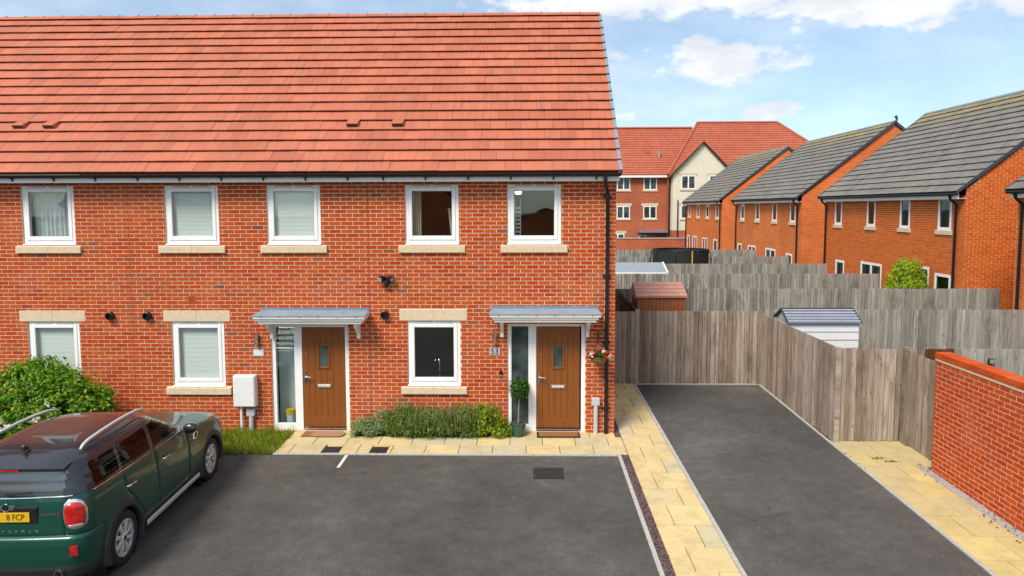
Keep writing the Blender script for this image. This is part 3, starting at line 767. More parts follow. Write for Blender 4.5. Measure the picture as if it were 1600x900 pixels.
    while x < XR:
        b = MB(); b.box(x - 0.0145, x + 0.0145, -0.30, -0.2355, 4.845, 4.862); b.box(x - 0.0145, x + 0.0145, -0.25, -0.2355, 4.80, 4.845); b.build('gutter_bracket', 'black_plastic', gut); x += 0.78
    return h, wall, roof

# house openings: x from, x to, z from, z to
UP = (3.607, 4.742)
H1 = [(-9.565, -8.555, *UP), (-9.575, -8.57, 0.88, 2.143)]
H2 = [(-6.825, -5.80, *UP), (-4.885, -3.868, *UP), (-6.79, -5.775, 0.885, 2.145), (-4.876, -3.392, 0.03, 2.085)]
H3 = [(-2.275, -1.265, *UP), (-0.362, 0.650, *UP), (-2.263, -1.252, 0.905, 2.165), (-0.362, 1.112, 0.03, 2.105)]
J1, J2, XE = -7.53, -2.975, 1.665
def stones(o, lower):
    """lintel and sill rectangles that the bricks leave free"""
    a, b, c, d = o
    r = [(a - 0.125, b + 0.115, c - 0.15, c)]
    if lower: r.append((a - 0.145, b + 0.125, d, d + 0.215))
    return r
houses = []
for (nm, label, XL, XR, ops, gable, fv) in (
        ('terraced_house', 'brick terraced house with net curtain upstairs, behind the big flowering shrub', -13.0, J1, H1, False, -9.9),
        ('terraced_house', 'middle brick terraced house with pale blinds in every window and white meter box', J1, J2, H2, False, -99),
        ('terraced_house', 'end brick terraced house with number 53 plate, dark windows and black downpipe', J2, XE, H3, True, -99)):
    windows = [o for o in ops if o[2] > 0.5]; doors = [o for o in ops if o[2] < 0.5]
    st = [q for o in windows for q in stones(o, o[2] < 2)]
    # bricks keep clear of the stones; the mortar sheet only of the real openings
    h, wall, roof = None, None, None
    _keep = brick_rects
    def _br(u0, u1, v0, v1, openings=(), inside=None, j=0.0145, st=st): return _keep(u0, u1, v0, v1, list(openings) + st, inside, j)
    globals()['brick_rects'] = _br
    h, wall, roof = make_house(nm, label, XL, XR, ops, fv, gable)
    globals()['brick_rects'] = _keep
    for o in windows:
        a, b, c, d = o; low = c < 2
        ins = {-9.565: 'net', -2.275: 'curtains', -0.362: 'none', -2.263: 'none'}.get(a, 'blind_and_sky_sheen')
        make_window(h, a, b, c, d, ins)
        stone_band(h, 'stone_sill', a - 0.125, b + 0.115, c - 0.148, c - 0.001, -0.055, 0.02, True)
        if low: stone_band(h, 'stone_lintel', a - 0.145, b + 0.125, d + 0.002, d + 0.213, -0.013, 0.02)
    for o in doors:
        a, b, c, d = o
        lx0 = a + (0.579 if XR < 0 else 0.546); make_door(h, a, b, c, d, lx0, lx0 + 0.83, 'light' if XR < 0 else 'dark')
        make_canopy(h, (-5.06 if XR < 0 else -0.685), (-2.955 if XR < 0 else 1.375), 2.325 if XR < 0 else 2.36)
    houses.append((h, wall, roof))
for (i, x) in ((1, J1), (2, J2)):
    MB().box(x - 0.006, x + 0.006, -0.008, -0.002, 0.0, 4.78).build('movement_joint', 'sealant', houses[i][0])
# gable end of the end house
he = houses[2][0]
m = MB(); m.add([(XE, 0.004, -0.3), (XE, 7.3, -0.3), (XE, 7.3, 4.8), (XE, 3.5, 8.62), (XE, -0.2, 4.86), (XE, 0.004, 4.8)], [(0, 1, 2, 3, 4, 5)])
m.build('gable_wall', 'brick_gable_far', he)
v = MB()
pr = [(0.0, -0.06), (0.0, 0.066), (0.335, 0.026), (0.335, -0.06)]
v.prism([(s * math.cos(TH) - q * math.sin(TH), s * math.sin(TH) + q * math.cos(TH)) for (s, q) in pr], 0.0, 0.035)
v.prism([(s * math.cos(TH) - q * math.sin(TH), s * math.sin(TH) + q * math.cos(TH)) for (s, q) in ((0.0, 0.0605), (0.0, 0.068), (0.335, 0.028), (0.335, 0.020))], -0.03, 0.0)
vme = v.mesh('verge_cap'); vme.materials.append(MATS['verge_grey'])
for i in range(NROW): obj('verge_cap', vme, None, houses[2][2], (1.702, *roof_pt(i * GAUGE, 0.0)))
# roof vents (low hooded ventilation tiles)
for (hi, xs) in ((0, (-9.93, -9.33)), (2, (-2.49,)), (1, (-3.37,))):
    for x in xs:
        s0 = 4 * GAUGE + 0.085; m = MB()
        pr = [(0.0, 0.03), (0.0, 0.125), (0.02, 0.132), (0.27, 0.04)]
        pw = [(roof_pt(s0 + a, b)) for (a, b) in pr]
        m.prism(pw, x - 0.11, x + 0.11); vt = m.build('vent_tile', 'tile_red', houses[hi][2])
        y0, z0 = roof_pt(s0 - 0.004, 0.038); y1, z1 = roof_pt(s0 - 0.004, 0.116)
        MB().add([(x - 0.093, y0, z0), (x + 0.093, y0, z0), (x + 0.093, y1, z1), (x - 0.093, y1, z1)], [(0, 1, 2, 3)]).build('vent_grille', 'twig', houses[hi][2])
# round black flue terminals and an air brick
for (hi, x, z) in ((0, -7.94, 2.26), (1, -7.222, 2.26), (2, -2.68, 2.287)):
    m = MB(); m.lathe([(0.052, 0.0), (0.078, -0.01), (0.078, -0.075), (0.06, -0.085), (0.055, -0.03), (0.0, -0.028)], (x, -0.008, z), 'y', 24, caps=False)
    m.build('flue_terminal', 'black_plastic', houses[hi][0], smooth=True)
m = MB(); ring(m, -6.437, -6.303, 2.49, 2.63, 0.016, 0.016, -0.016, -0.003)
for k in range(6): m.box(-6.42, -6.32, -0.014, -0.004, 2.51 + k * 0.018, 2.519 + k * 0.018)
m.build('air_brick', 'terracotta_vent', houses[1][0])
# downpipe with swan neck at the gutter
m = MB(); px, py = 1.50, -0.085
m.tube([(px - 0.065, -0.292, 4.87), (px - 0.065, -0.292, 4.76), (px - 0.058, -0.28, 4.70), (px - 0.01, -0.12, 4.585), (px, py, 4.53), (px, py, 3.3), (px, py, 0.02)], 0.034, 14)
dp = m.build('downpipe', 'black_plastic', he, smooth=True)
for z in (4.50, 3.02, 1.76, 0.5):
    MB().lathe([(0.0345, -0.035), (0.041, -0.03), (0.041, 0.03), (0.0345, 0.035)], (px, py, z), 'z', 14, caps=False).build('pipe_socket', 'black_plastic', dp, smooth=True)
    MB().box(px - 0.075, px + 0.075, -0.05, -0.010, z - 0.016, z + 0.016).build('pipe_clip', 'black_plastic', dp)
# fittings on the wall
def wall_lamp(x, z, label):
    t = thing('wall_lamp', label, 'wall lamp', (x, 0, z - 0.12), 'steel wall lamps beside the front doors')
    MB().box(x - 0.03, x + 0.03, -0.03, -0.0095, z - 0.06, z + 0.06).build('back_plate', 'iron_cover', t, bevel=0.004)
    MB().lathe([(0.0, -0.125), (0.034, -0.125), (0.034, 0.095), (0.0, 0.095)], (x, -0.07, z + 0.015), 'z', 20).build('cylinder_shade', 'steel', t, smooth=True)
wall_lamp(-5.13, 1.815, 'steel tube wall lamp above the pale number plate'); wall_lamp(-0.60, 1.875, 'steel tube wall lamp above the number 53 plate')
def number_plate(x, z, w, h, txt, mat, ink, label, size):
    t = thing('house_number_plate', label, 'number plate', (x, 0, z), 'house number plates')
    MB().box(x - w / 2, x + w / 2, -0.020, -0.0095, z - h / 2, z + h / 2).build('plate', mat, t, bevel=0.003)
    if txt:
        me = text_mesh(txt, size); o = obj('number', me, ink, t, (x, -0.0215, z)); o.rotation_euler = (R(90), 0, 0)
number_plate(-0.605, 1.58, 0.20, 0.135, '53', 'plate_grey', 'ink', 'grey plate with black house number 53 beside the door', 0.155)
number_plate(-5.12, 1.547, 0.21, 0.145, '', 'plate_grey', 'ink', 'pale blank-looking house number plate in a grey rim beside the oak door', 0.1)
MB().box(-5.12 - 0.085, -5.12 + 0.085, -0.0225, -0.0205, 1.547 - 0.052, 1.547 + 0.052).build('pale_face', 'plate_pale', [o for o in COL.objects if o.name.startswith('house_number_plate')][-1])
t = thing('doorbell', 'small black doorbell on the brick beside the sidelight', 'doorbell', (-0.487, 0, 1.08))
MB().box(-0.515, -0.459, -0.032, -0.0095, 1.085, 1.21).build('case', 'black_plastic', t, bevel=0.006)
MB().lathe([(0.014, 0), (0.014, -0.005), (0.0, -0.006)], (-0.487, -0.032, 1.115), 'y', 14, caps=False).build('button', 'plastic_grey', t)
# security light: two black spot heads over a sensor
t = thing('security_light', 'black twin-head security light with sensor high on the brick wall', 'security light', (-2.625, 0, 2.86))
MB().box(-2.67, -2.58, -0.045, -0.0095, 2.915, 3.005).build('mount', 'black_plastic', t, bevel=0.008)
for sx in (-1, 1):
    m = MB(); c = Vector((-2.625 + sx * 0.085, -0.085, 2.975)); d = Vector((sx * 0.55, -0.75, -0.3)).normalized()
    m.tube([c - d * 0.05, c - d * 0.045, c + d * 0.01, c + d * 0.055], [0.02, 0.045, 0.055, 0.058], 16); hd = m.build('lamp_head', 'black_plastic', t, smooth=True)
    m = MB(); m.tube([c + d * 0.056, c + d * 0.06], [0.045, 0.045], 16); m.build('lens', 'lamp_clear', hd, smooth=True)
m = MB(); m.lathe([(0.0, -0.10), (0.03, -0.095), (0.042, -0.07), (0.042, 0.0), (0.036, 0.02), (0.0, 0.02)], (-2.625, -0.075, 2.92), 'z', 18); m.build('sensor', 'black_plastic', t, smooth=True)
# white meter box with its pipe, and the grey cable boxes
t = thing('meter_box', 'white plastic meter box on the brick wall with pipe below', 'meter box', (-5.365, 0, 0.03))
MB().box(-5.575, -5.150, -0.165, -0.0095, 0.525, 1.135).build('cabinet', 'plastic_white', t, bevel=0.02, bseg=3)
MB().box(-5.558, -5.167, -0.178, -0.1655, 0.545, 1.118).build('lid', 'plastic_white', t, bevel=0.012, bseg=3)
MB().lathe([(0.012, 0), (0.012, -0.006), (0, -0.007)], (-5.20, -0.178, 0.80), 'y', 10, caps=False).build('lock', 'plastic_grey', t)
MB().tube([(-5.455, -0.09, 0.53), (-5.455, -0.09, -0.05)], 0.026, 12).build('pipe', 'plastic_white', t, smooth=True)
def cable_box(x, z, label):
    t = thing('cable_box', label, 'cable box', (x, 0, 0), 'grey cable entry boxes low on the wall')
    MB().box(x - 0.078, x + 0.078, -0.10, -0.0095, z - 0.072, z + 0.072).build('box', 'plastic_grey', t, bevel=0.012, bseg=3)
    MB().tube([(x + 0.005, -0.06, z - 0.07), (x + 0.005, -0.06, -0.04)], 0.042, 14).build('duct', 'plastic_grey', t, smooth=True)
cable_box(-5.285, 0.405, 'grey cable box on a duct under the white meter box'); cable_box(1.305, 0.63, 'grey cable box on a duct beside the black downpipe')
# things seen through the panes of number 53
t = thing('towel_radiator', 'white ladder towel radiator behind the upstairs pane beside the downpipe', 'radiator', (-0.16, 0.3, 3.7))
m = MB(); m.tube([(-0.225, 0.32, 3.70), (-0.225, 0.32, 4.47)], 0.012, 8); m.tube([(-0.115, 0.32, 3.70), (-0.115, 0.32, 4.47)], 0.012, 8); m.build('upright', 'plastic_white', t, smooth=True)
for k in range(8): MB().box(-0.225, -0.115, 0.305, 0.335, 3.74 + k * 0.075, 3.785 + k * 0.075).build('rail', 'plastic_white', t, bevel=0.006)
t = thing('ceiling_lamp', 'small lit lamp behind the upstairs pane beside the downpipe', 'lamp', (-0.12, 1.2, 4.47))
MB().lathe([(0.0, -0.03), (0.05, -0.025), (0.07, 0.0), (0.07, 0.035), (0.0, 0.04)], (-0.16, 0.7, 4.58), 'z', 18).build('shade', 'lit_bulb', t, smooth=True)
MB().tube([(-0.16, 0.7, 4.62), (-0.16, 0.7, 4.85)], 0.008, 6).build('rod', 'plastic_white', t)
t = thing('kitchen_tap', 'chrome kitchen tap behind the ground-floor pane of the end house', 'tap', (-1.70, 0.35, 0.95))
m = MB(); m.tube([(-1.70, 0.36, 0.96), (-1.70, 0.36, 1.28), (-1.71, 0.37, 1.33), (-1.75, 0.40, 1.35), (-1.79, 0.43, 1.33), (-1.80, 0.44, 1.27)], 0.012, 10); m.build('spout', 'chrome', t, smooth=True)
MB().lathe([(0.0, 0), (0.035, 0), (0.03, 0.05), (0.02, 0.07), (0, 0.07)], (-1.70, 0.36, 0.95), 'z', 14).build('base', 'chrome', t, smooth=True)
tag(MB().box(-2.25, -1.28, 0.14, 0.75, 0.90, 0.945).build('kitchen_worktop', 'steel', None), 'steel sink worktop behind the ground-floor pane of the end house', 'worktop')

MB().box(-4.86, -4.30, 0.34, 0.36, 0.06, 2.4).build('sidelight_backing', 'backing_pale', houses[1][0])  # added pale panel close behind the glass, brightens the sidelight
t = thing('bucket', 'yellow tub standing behind the sidelight of the middle house', 'bucket', (-4.62, 0.6, 0.05))
MB().lathe([(0.0, 0.0), (0.08, 0.0), (0.10, 0.24), (0.095, 0.24), (0.0, 0.22)], (-4.60, 0.22, 0.06), 'z', 20, caps=False).build('tub', 'plastic_grey', t, smooth=True)
MB().lathe([(0.105, 0.24), (0.105, 0.33), (0.0, 0.34)], (-4.60, 0.22, 0.06), 'z', 20, caps=False).build('lid', 'strap_yellow', t, smooth=True)

# ------------------------------------------------------------------ ground, drives, paths
m = MB(); ys = [-400, -14, -8, -4, 0, 3.5, 60, 900]; xs = [-700, -20, 20, 700]
for y in ys:
    for x in xs: m.v.append((x, y, gz(y) - 0.035))
for i in range(len(ys) - 1):
    for k in range(len(xs) - 1):
        a = i * len(xs) + k; m.f.append((a, a + 1, a + 1 + len(xs), a + len(xs)))
struct(m.build('ground', 'ground'))
def sheet(name, x0, x1, y0, y1, dz, mat, n=1):
    m = MB(); yl = [y0 + (y1 - y0) * i / 12 for i in range(13)]
    yl = sorted(set(yl + [q for q in (-14.0, 3.5) if y0 < q < y1]))
    for y in yl: m.v += [(x0, y, gz(y) + dz), (x1, y, gz(y) + dz)]
    for i in range(len(yl) - 1): m.f.append((2 * i, 2 * i + 1, 2 * i + 3, 2 * i + 2))
    return m.build(name, mat)
struct(sheet('parking_area', -30, 1.585, -26, -1.19, 0.0, 'asphalt'))
struct(sheet('driveway', 2.62, 5.53, -26, 3.42, 0.0, 'asphalt'))
struct(sheet('road', -60, 60, -38, -26, -0.012, 'asphalt'))
def tilt_box(x0, x1, y0, y1, ztop, th):
    """flat piece lying on the sloping ground"""
    z0, z1 = gz(y0), gz(y1); m = MB()
    m.add([(x0, y0, z0 + ztop - th), (x1, y0, z0 + ztop - th), (x1, y1, z1 + ztop - th), (x0, y1, z1 + ztop - th), (x0, y0, z0 + ztop), (x1, y0, z0 + ztop), (x1, y1, z1 + ztop), (x0, y1, z1 + ztop)],
          [(0, 3, 2, 1), (4, 5, 6, 7), (0, 1, 5, 4), (1, 2, 6, 5), (2, 3, 7, 6), (3, 0, 4, 7)]); return m
def edging(name, x0, x1, y0, y1, along, L=0.915):
    """run of concrete edging stones"""
    root = None; a = y0 if along == 'y' else x0; end = y1 if along == 'y' else x1
    while a < end - 0.02:
        b = min(a + L, end)
        mm = tilt_box(x0, x1, a + 0.002, b - 0.002, 0.018 + random.uniform(-0.003, 0.003), 0.14) if along == 'y' else tilt_box(a + 0.002, b - 0.002, y0, y1, 0.018 + random.uniform(-0.003, 0.003), 0.14)
        o = mm.build('edging_stone' if root else name, 'concrete_edge', root, bevel=0.004)
        if root is None: root = struct(o)
        a = b
    return root
edging('parking_kerb', -4.47, 1.585, -1.19, -1.13, 'x')
edging('parking_side_kerb', 1.585, 1.645, -14, -1.13, 'y')
edging('drive_kerb', 2.56, 2.62, -14, 3.42, 'y')
edging('drive_side_kerb', 5.53, 5.585, -14, 3.42, 'y')
edging('drive_back_kerb', 2.62, 5.53, 3.42, 3.47, 'x')
# paving: each slab a piece on its bedding
def slab(parent, x0, x1, y0, y1, mat, joint=0.011):
    j = joint / 2; tz = random.uniform(-0.0025, 0.0025)
    o = tilt_box(x0 + j, x1 - j, y0 + j, y1 - j, 0.016 + tz, 0.045).build('slab', mat, parent, bevel=0.003, bseg=1)
    return o
fp = struct(sheet('front_path', -4.46, 1.77, -1.13, -0.005, -0.012, 'bedding'))
covers = [(-3.64, -3.32, -1.125, -0.80), (-2.78, -2.48, -1.125, -0.80)]
def cut_slab(parent, x0, x1, y0, y1, mat):
    """slab trimmed round the recessed covers, plant bed and door steps"""
    segs = [(x0, x1, y0, y1)]
    for (a, b, c, d) in covers + [(-3.27, -0.33, -0.27, 0.1)]:
        nx = []
        for (p, q, r, s) in segs:
            if b <= p or a >= q or d <= r or c >= s: nx.append((p, q, r, s)); continue
            if a > p: nx.append((p, a, r, s))
            if b < q: nx.append((b, q, r, s))
            pp, qq = max(p, a), min(q, b)
            if c > r: nx.append((pp, qq, r, c))
            if d < s: nx.append((pp, qq, d, s))
        segs = nx
    for (p, q, r, s) in segs:
        if q - p > 0.04 and s - r > 0.03: slab(parent, p, q, r, s, mat)
rows = [(-1.13, -0.70, -0.35), (-0.70, -0.27, -0.05), (-0.27, -0.012, -0.35)]
for (y0, y1, off) in rows:
    x = -4.46
    first = True
    while x < 1.75:
        w = (0.6 + off) if first else 0.6; first = False
        w = max(w, 0.22); b = min(x + w, 1.77 if y1 > -1.2 else 1.6)
        if 1.77 - b < 0.12: b = 1.77
        if y1 > -0.1: b = min(b, 1.66)
        if b - x > 0.03: cut_slab(fp, x, b, y0, y1, 'slab_buff')
        x = b
        if y1 > -0.1 and x >= 1.655: break
sp = struct(sheet('side_path', 1.775, 2.56, -14, 3.47, -0.012, 'bedding'))
y = 3.47; k = 0
while y > -13.4:
    y0 = y - 0.6
    if k % 2: xs = (1.775, 2.035, 2.56)
    else: xs = (1.775, 2.30, 2.56)
    slab(sp, xs[0], xs[1], y0, y, 'slab_buff'); slab(sp, xs[1], xs[2], y0, y, 'slab_buff')
    y = y0; k += 1
gp = struct(sheet('garden_path', 5.585, 6.94, -14, -0.40, -0.012, 'bedding'))
y = -0.40; k = 0
while y > -13.4:
    y0 = y - 0.6
    xr = 6.90 if y > -1.5 else 6.47
    xs = (5.585, 5.93, xr) if k % 2 else (5.585, 6.16, xr)
    slab(gp, xs[0], xs[1], y0, y, 'slab_side'); slab(gp, xs[1], xs[2], y0, y, 'slab_side')
    y = y0; k += 1
# chipping margins
def chippings(name, x0, x1, y0, y1, n, mat, s=0.016):
    m = MB()
    for i in range(n):
        x, y = random.uniform(x0, x1), random.uniform(y0, y1); z = gz(y) + random.uniform(-0.012, 0.012); a = s * random.uniform(0.5, 1.2)
        v = [Vector((random.uniform(-1, 1), random.uniform(-1, 1), random.uniform(-0.6, 0.6))).normalized() * a for _ in range(2)]
        vs = [(x + a, y + v[0].x, z), (x - a * .6, y + a * .7, z), (x - a * .5, y - a * .8, z), (x + v[0].x * .3, y + v[0].y * .3, z + a * 0.9)]
        m.add(vs, [(0, 1, 3), (1, 2, 3), (2, 0, 3)])
    o = m.build(name, mat); o['kind'] = 'stuff'; o['label'] = {'chippings': 'plum slate chippings in the narrow strip between parking kerb and path', 'gravel': 'pale loose grit along the foot of the brick garden wall'}[name]; o['category'] = 'gravel'; return o
struct(sheet('chipping_bed', 1.645, 1.775, -14, -1.13, -0.006, 'chippings'))
chippings('chippings', 1.65, 1.772, -9, -1.135, 3600, 'chippings', 0.019)
struct(sheet('wall_margin', 1.667, 1.775, -0.01, 3.4, -0.006, 'chippings'))
struct(sheet('grit_bed', 6.475, 6.65, -14, -1.45, -0.004, 'chippings_pale'))
chippings('gravel', 6.47, 6.648, -8, -1.45, 2600, 'chippings_pale', 0.012)
# markings, covers, mats
struct(sheet('bay_line', -3.18, -3.125, -1.76, -1.195, 0.004, 'line_white'))
def cover(x0, x1, y0, y1, label, ribs, cat='drain cover', dz=0.006):
    t = thing('drain_cover', label, cat, ((x0 + x1) / 2, (y0 + y1) / 2, gz(y0)), 'drain covers')
    tilt_box(x0, x1, y0, y1, dz, 0.03).build('tray', 'iron_cover', t)
    for k in range(ribs):
        a = x0 + 0.02 + (x1 - x0 - 0.04) * (k + 0.2) / ribs; b = x0 + 0.02 + (x1 - x0 - 0.04) * (k + 0.8) / ribs
        tilt_box(a, b, y0 + 0.02, y1 - 0.02, dz + 0.008, 0.007).build('rib', 'iron_cover', t)
cover(-3.637, -3.323, -1.122, -0.803, 'square dark drain cover in the paving before the oak door with tan mat', 5)
cover(-2.777, -2.483, -1.122, -0.803, 'square dark drain cover in the paving before the planted bed', 5)
cover(0.107, 0.604, -2.18, -1.72, 'rectangular black ribbed drain cover set in the asphalt', 12)
def rounded(x0, x1, y0, y1, r, z, th):
    pr = []
    for (cx, cy, a0) in ((x1 - r, y1 - r, 0), (x0 + r, y1 - r, 90), (x0 + r, y0 + r, 180), (x1 - r, y0 + r, 270)):
        for k in range(7): pr.append((cx + r * math.cos(R(a0 + 15 * k)), cy + r * math.sin(R(a0 + 15 * k))))
    return MB().prism(pr, z, z + th, 'z')
t = thing('doormat', 'tan oval-ended doormat on a dark mat before the middle house door', 'doormat', (-3.8, -0.2, 0.02), 'doormats')
rounded(-4.25, -3.60, -0.34, -0.03, 0.02, 0.0175, 0.008).build('under_mat', 'mat_coir', t)
rounded(-4.08, -3.44, -0.36, -0.06, 0.13, 0.027, 0.014).build('top_mat', 'mat_tan', t, bevel=0.004)
t = thing('doormat', 'brown coir doormat with dark border before the number 53 door', 'doormat', (0.6, -0.2, 0.02), 'doormats')
rounded(0.19, 1.005, -0.33, -0.02, 0.02, 0.0165, 0.010).build('border', 'dark_rubber', t)
rounded(0.23, 0.965, -0.295, -0.05, 0.01, 0.0275, 0.010).build('coir', 'mat_coir', t)

m = MB()
for (n_, xa, xb, ya, yb) in ((26, 6.35, 6.62, -4.2, -3.2), (10, 6.4, 6.6, -2.3, -1.5), (14, 1.66, 1.78, -6, -1), (18, 5.45, 5.62, -3, 3.2), (10, -3.2, -2.4, -2.1, -1.9)):
    for _ in range(n_):
        x, y = random.uniform(xa, xb), random.uniform(ya, yb); z = gz(y) + 0.024; r_ = random.uniform(0.012, 0.03); w = random.uniform(0, 6.3); c, q = math.cos(w) * r_, math.sin(w) * r_
        m.add([(x - c, y - q, z), (x + q * .5, y - c * .5, z + 0.006), (x + c, y + q, z + 0.002), (x - q * .5, y + c * .5, z + 0.008)], [(0, 1, 2, 3)])
o = m.build('leaf_litter', 'dead_leaf'); o['kind'] = 'stuff'; o['label'] = 'scattered dry leaf litter along the path edges'; o['category'] = 'leaf litter'
# ------------------------------------------------------------------ fences
def board_mesh(h, w=0.104, axis='x', mat='wood_brown_x', sgn=1):
    """feather-edge board, thick at one side, leaning over its neighbour"""
    m = MB(); pr = [(-w / 2, 0.006), (w / 2, -0.008), (w / 2, -0.026), (-w / 2, -0.002)]
    if axis == 'x': m.prism([(a, b * sgn) for a, b in pr], 0, h, 'z')
    else: m.prism([(b * sgn, a) for a, b in pr], 0, h, 'z')
    me = m.mesh('board'); me.materials.append(MATS[mat]); return me
def fence(name, label, axis, a0, a1, at, z0, h, mat, sgn=1, single=True, group=None, posts=(), top=True, jit=0.006, rails=True, grp='boarded garden fences'):
    """boards on the grid of 100 mm, seen from the side the sgn points at (-y or -x for +1)"""
    loc = ((a0 + a1) / 2, at, z0) if axis == 'x' else (at, (a0 + a1) / 2, z0)
    t = thing(name, label, 'fence' if 'gate' not in name else 'gate', loc, grp)
    me = board_mesh(h, 0.091, axis, mat, sgn); mass = MB()
    bk = MB()      # backing sheet added so the gaps between narrow boards shade dark
    if axis == 'x': bk.box(a0, a1, at + 0.018 * sgn, at + 0.030 * sgn, z0, z0 + h - 0.012)
    else: bk.box(at + 0.018 * sgn, at + 0.030 * sgn, a0, a1, z0, z0 + h - 0.012)
    bk.build('gap_backing', mat, t)
    k0 = round(a0 / 0.1); k1 = round(a1 / 0.1)
    for k in range(k0, k1):
        c = (k + 0.5) * 0.1; g = gz(c) if axis == 'y' else gz(at)
        dz = random.uniform(-jit, jit * 0.4); off = random.uniform(-0.005, 0.005) + (0.007 if k % 2 else -0.007)
        p = (c, at + off, z0 + dz) if axis == 'x' else (at + off, c, z0 + dz)
        if single:
            o = obj('board', me, None, t, p); o.rotation_euler = (0, 0, random.uniform(-0.07, 0.07))
        else: mass.add([(v.co.x + p[0], v.co.y + p[1], v.co.z + p[2]) for v in me.vertices], [tuple(f.vertices) for f in me.polygons])
    if mass.v: stuff(mass.build('boards', mat, t))
    if rails:
        for zz in (0.3, 0.95, 1.55):
            if zz > h: continue
            m = MB()
            if axis == 'x': m.box(a0, a1, at + 0.031 * sgn, at + 0.075 * sgn, z0 + zz - 0.04, z0 + zz + 0.04)
            else: m.box(at + 0.031 * sgn, at + 0.075 * sgn, a0, a1, z0 + zz - 0.04, z0 + zz + 0.04)
            m.build('rail', mat, t)
    for pz in posts:
        m = MB(); d0, d1 = (-0.055, 0.045) if sgn > 0 else (-0.045, 0.055)
        if axis == 'x': m.box(pz - 0.05, pz + 0.05, at + d0, at + d1, z0 - 0.3, z0 + h + 0.03)
        else: m.box(at + d0, at + d1, pz - 0.05, pz + 0.05, z0 - 0.3, z0 + h + 0.03)
        m.build('post', mat, t, bevel=0.006)
    return t
fence('garden_gate', 'weathered wooden garden gate between the brick gable and the fence', 'x', 1.70, 2.60, 3.50, 0.07, 1.75, 'wood_brown_x', jit=0.005, grp='wooden gates')
fence('garden_fence', 'brown boarded fence closing the end of the long driveway', 'x', 2.70, 5.60, 3.52, 0.05, 1.78, 'wood_brown_x', posts=(2.65,))
fence('garden_fence', 'brown boarded fence running along the driveway side to the corner post', 'y', -0.40, 3.50, 5.63, 0.02, 1.74, 'wood_brown_y', posts=())
t = fence('path_gate', 'brown boarded gate standing at the head of the yellow side path', 'x', 5.90, 6.80, -0.42, 0.02, 1.70, 'wood_brown_x', jit=0.004, grp='wooden gates')
t = thing('fence_post', 'square corner post where driveway fence meets the gate', 'post', (5.66, -0.46, 0), 'fence posts')
MB().box(5.60, 5.70, -0.50, -0.40, -0.2, 1.76).build('shaft', 'wood_brown_y', t, bevel=0.006)
MB().box(5.702, 5.91, -0.44, -0.415, 0.0, 1.74).build('gate_stop', 'wood_brown_x', t, bevel=0.004)
t = thing('fence_post', 'wide double post between the gate and the angled panel', 'post', (6.86, -0.6, 0), 'fence posts')
MB().box(6.81, 6.91, -0.56, -0.44, -0.2, 1.77).build('shaft', 'wood_brown_x', t, bevel=0.006)
MB().box(6.805, 6.90, -0.69, -0.565, -0.2, 1.75).build('side_shaft', 'wood_brown_y', t, bevel=0.006)
fence('garden_fence', 'short fence panel joining the gate post to the brick garden wall', 'y', -1.70, -0.70, 6.88, -0.02, 1.72, 'wood_brown_y', sgn=1)
fence('garden_fence', 'grey boarded fence behind the white metal shed', 'x', 5.70, 13.0, 3.55, 0.06, 1.80, 'wood_grey_x')
fence('garden_fence', 'grey boarded fence with a floodlight just behind the brick garden wall', 'x', 7.45, 11.0, -0.98, 0.0, 1.84, 'wood_grey_x')
fence('garden_fence', 'red-stained fence panel just behind the end of the brick garden wall', 'x', 6.95, 7.45, -0.92, 0.0, 1.83, 'wood_red_x')
fence('garden_fence', 'red-stained boarded fence running back beside the brown shed', 'y', 3.60, 9.0, 2.70, 0.06, 1.76, 'wood_red_y', sgn=-1, posts=(4.9, 6.7))
fence('garden_fence', 'grey boarded fence directly behind the brown shed', 'x', 2.70, 14.1, 7.85, 0.06, 1.80, 'wood_grey_x')
fence('garden_fence', 'grey boarded fence behind the pale sheet shed roof, before the trampoline', 'x', 2.70, 12.9, 12.6, 0.06, 1.80, 'wood_grey_x')
fence('garden_fence', 'grey boarded fence running behind the trampoline up to the second orange house', 'x', 2.70, 13.0, 17.2, 0.06, 1.80, 'wood_grey_x', single=False)
fence('garden_fence', 'pale grey fence beyond the trampoline, third behind it', 'x', 2.70, 13.0, 21.6, 0.06, 1.80, 'wood_grey_x', single=False)
fence('garden_fence', 'farthest grey fence before the low brick wall of the flats', 'x', 2.70, 13.0, 26.4, 0.06, 1.85, 'wood_grey_x', single=False)
# floodlight on the fence
t = thing('floodlight', 'small black floodlight fixed to the grey fence behind the brick wall', 'floodlight', (7.98, -1.02, 1.62))
MB().box(7.93, 8.03, -1.10, -1.05, 1.60, 1.69).build('head', 'iron_cover', t, bevel=0.006); MB().box(7.97, 7.99, -1.05, -0.99, 1.55, 1.63).build('arm', 'black_plastic', t)
MB().box(7.94, 8.02, -1.106, -1.1005, 1.61, 1.68).build('glass_front', 'lamp_clear', t)

# ------------------------------------------------------------------ brick garden wall
WX, WY0, WY1, WH = 6.655, -9.0, -1.74, 1.83
gw = thing('garden_wall', 'high red brick garden wall with soldier coping beside the yellow path', 'wall', (WX + 0.11, -5, -0.1))
twx = lambda u, v, w: (WX - w, u, v)
body = MB().box(WX + 0.001, WX + 0.215, WY0, WY1 - 0.003, -0.4, WH).build('mortar_core', 'mortar', gw)
rects = brick_rects(WY0, WY1, -0.225, WH - 0.03)
brickwork(body, rects, twx, 0.0035, 'brick_garden_wall', 300, lambda r: r[0] > -4.4)
MB().box(WX - 0.012, WX + 0.228, WY0, WY1 + 0.012, WH - 0.028, WH + 0.012).build('tile_creasing', 'stone', gw, bevel=0.004)
cm = MB().box(-0.125, 0.125, -0.031, 0.031, 0, 0.095).mesh('coping_brick'); cm.materials.append(MATS['brick_garden_wall'])
y = WY1 - 0.02
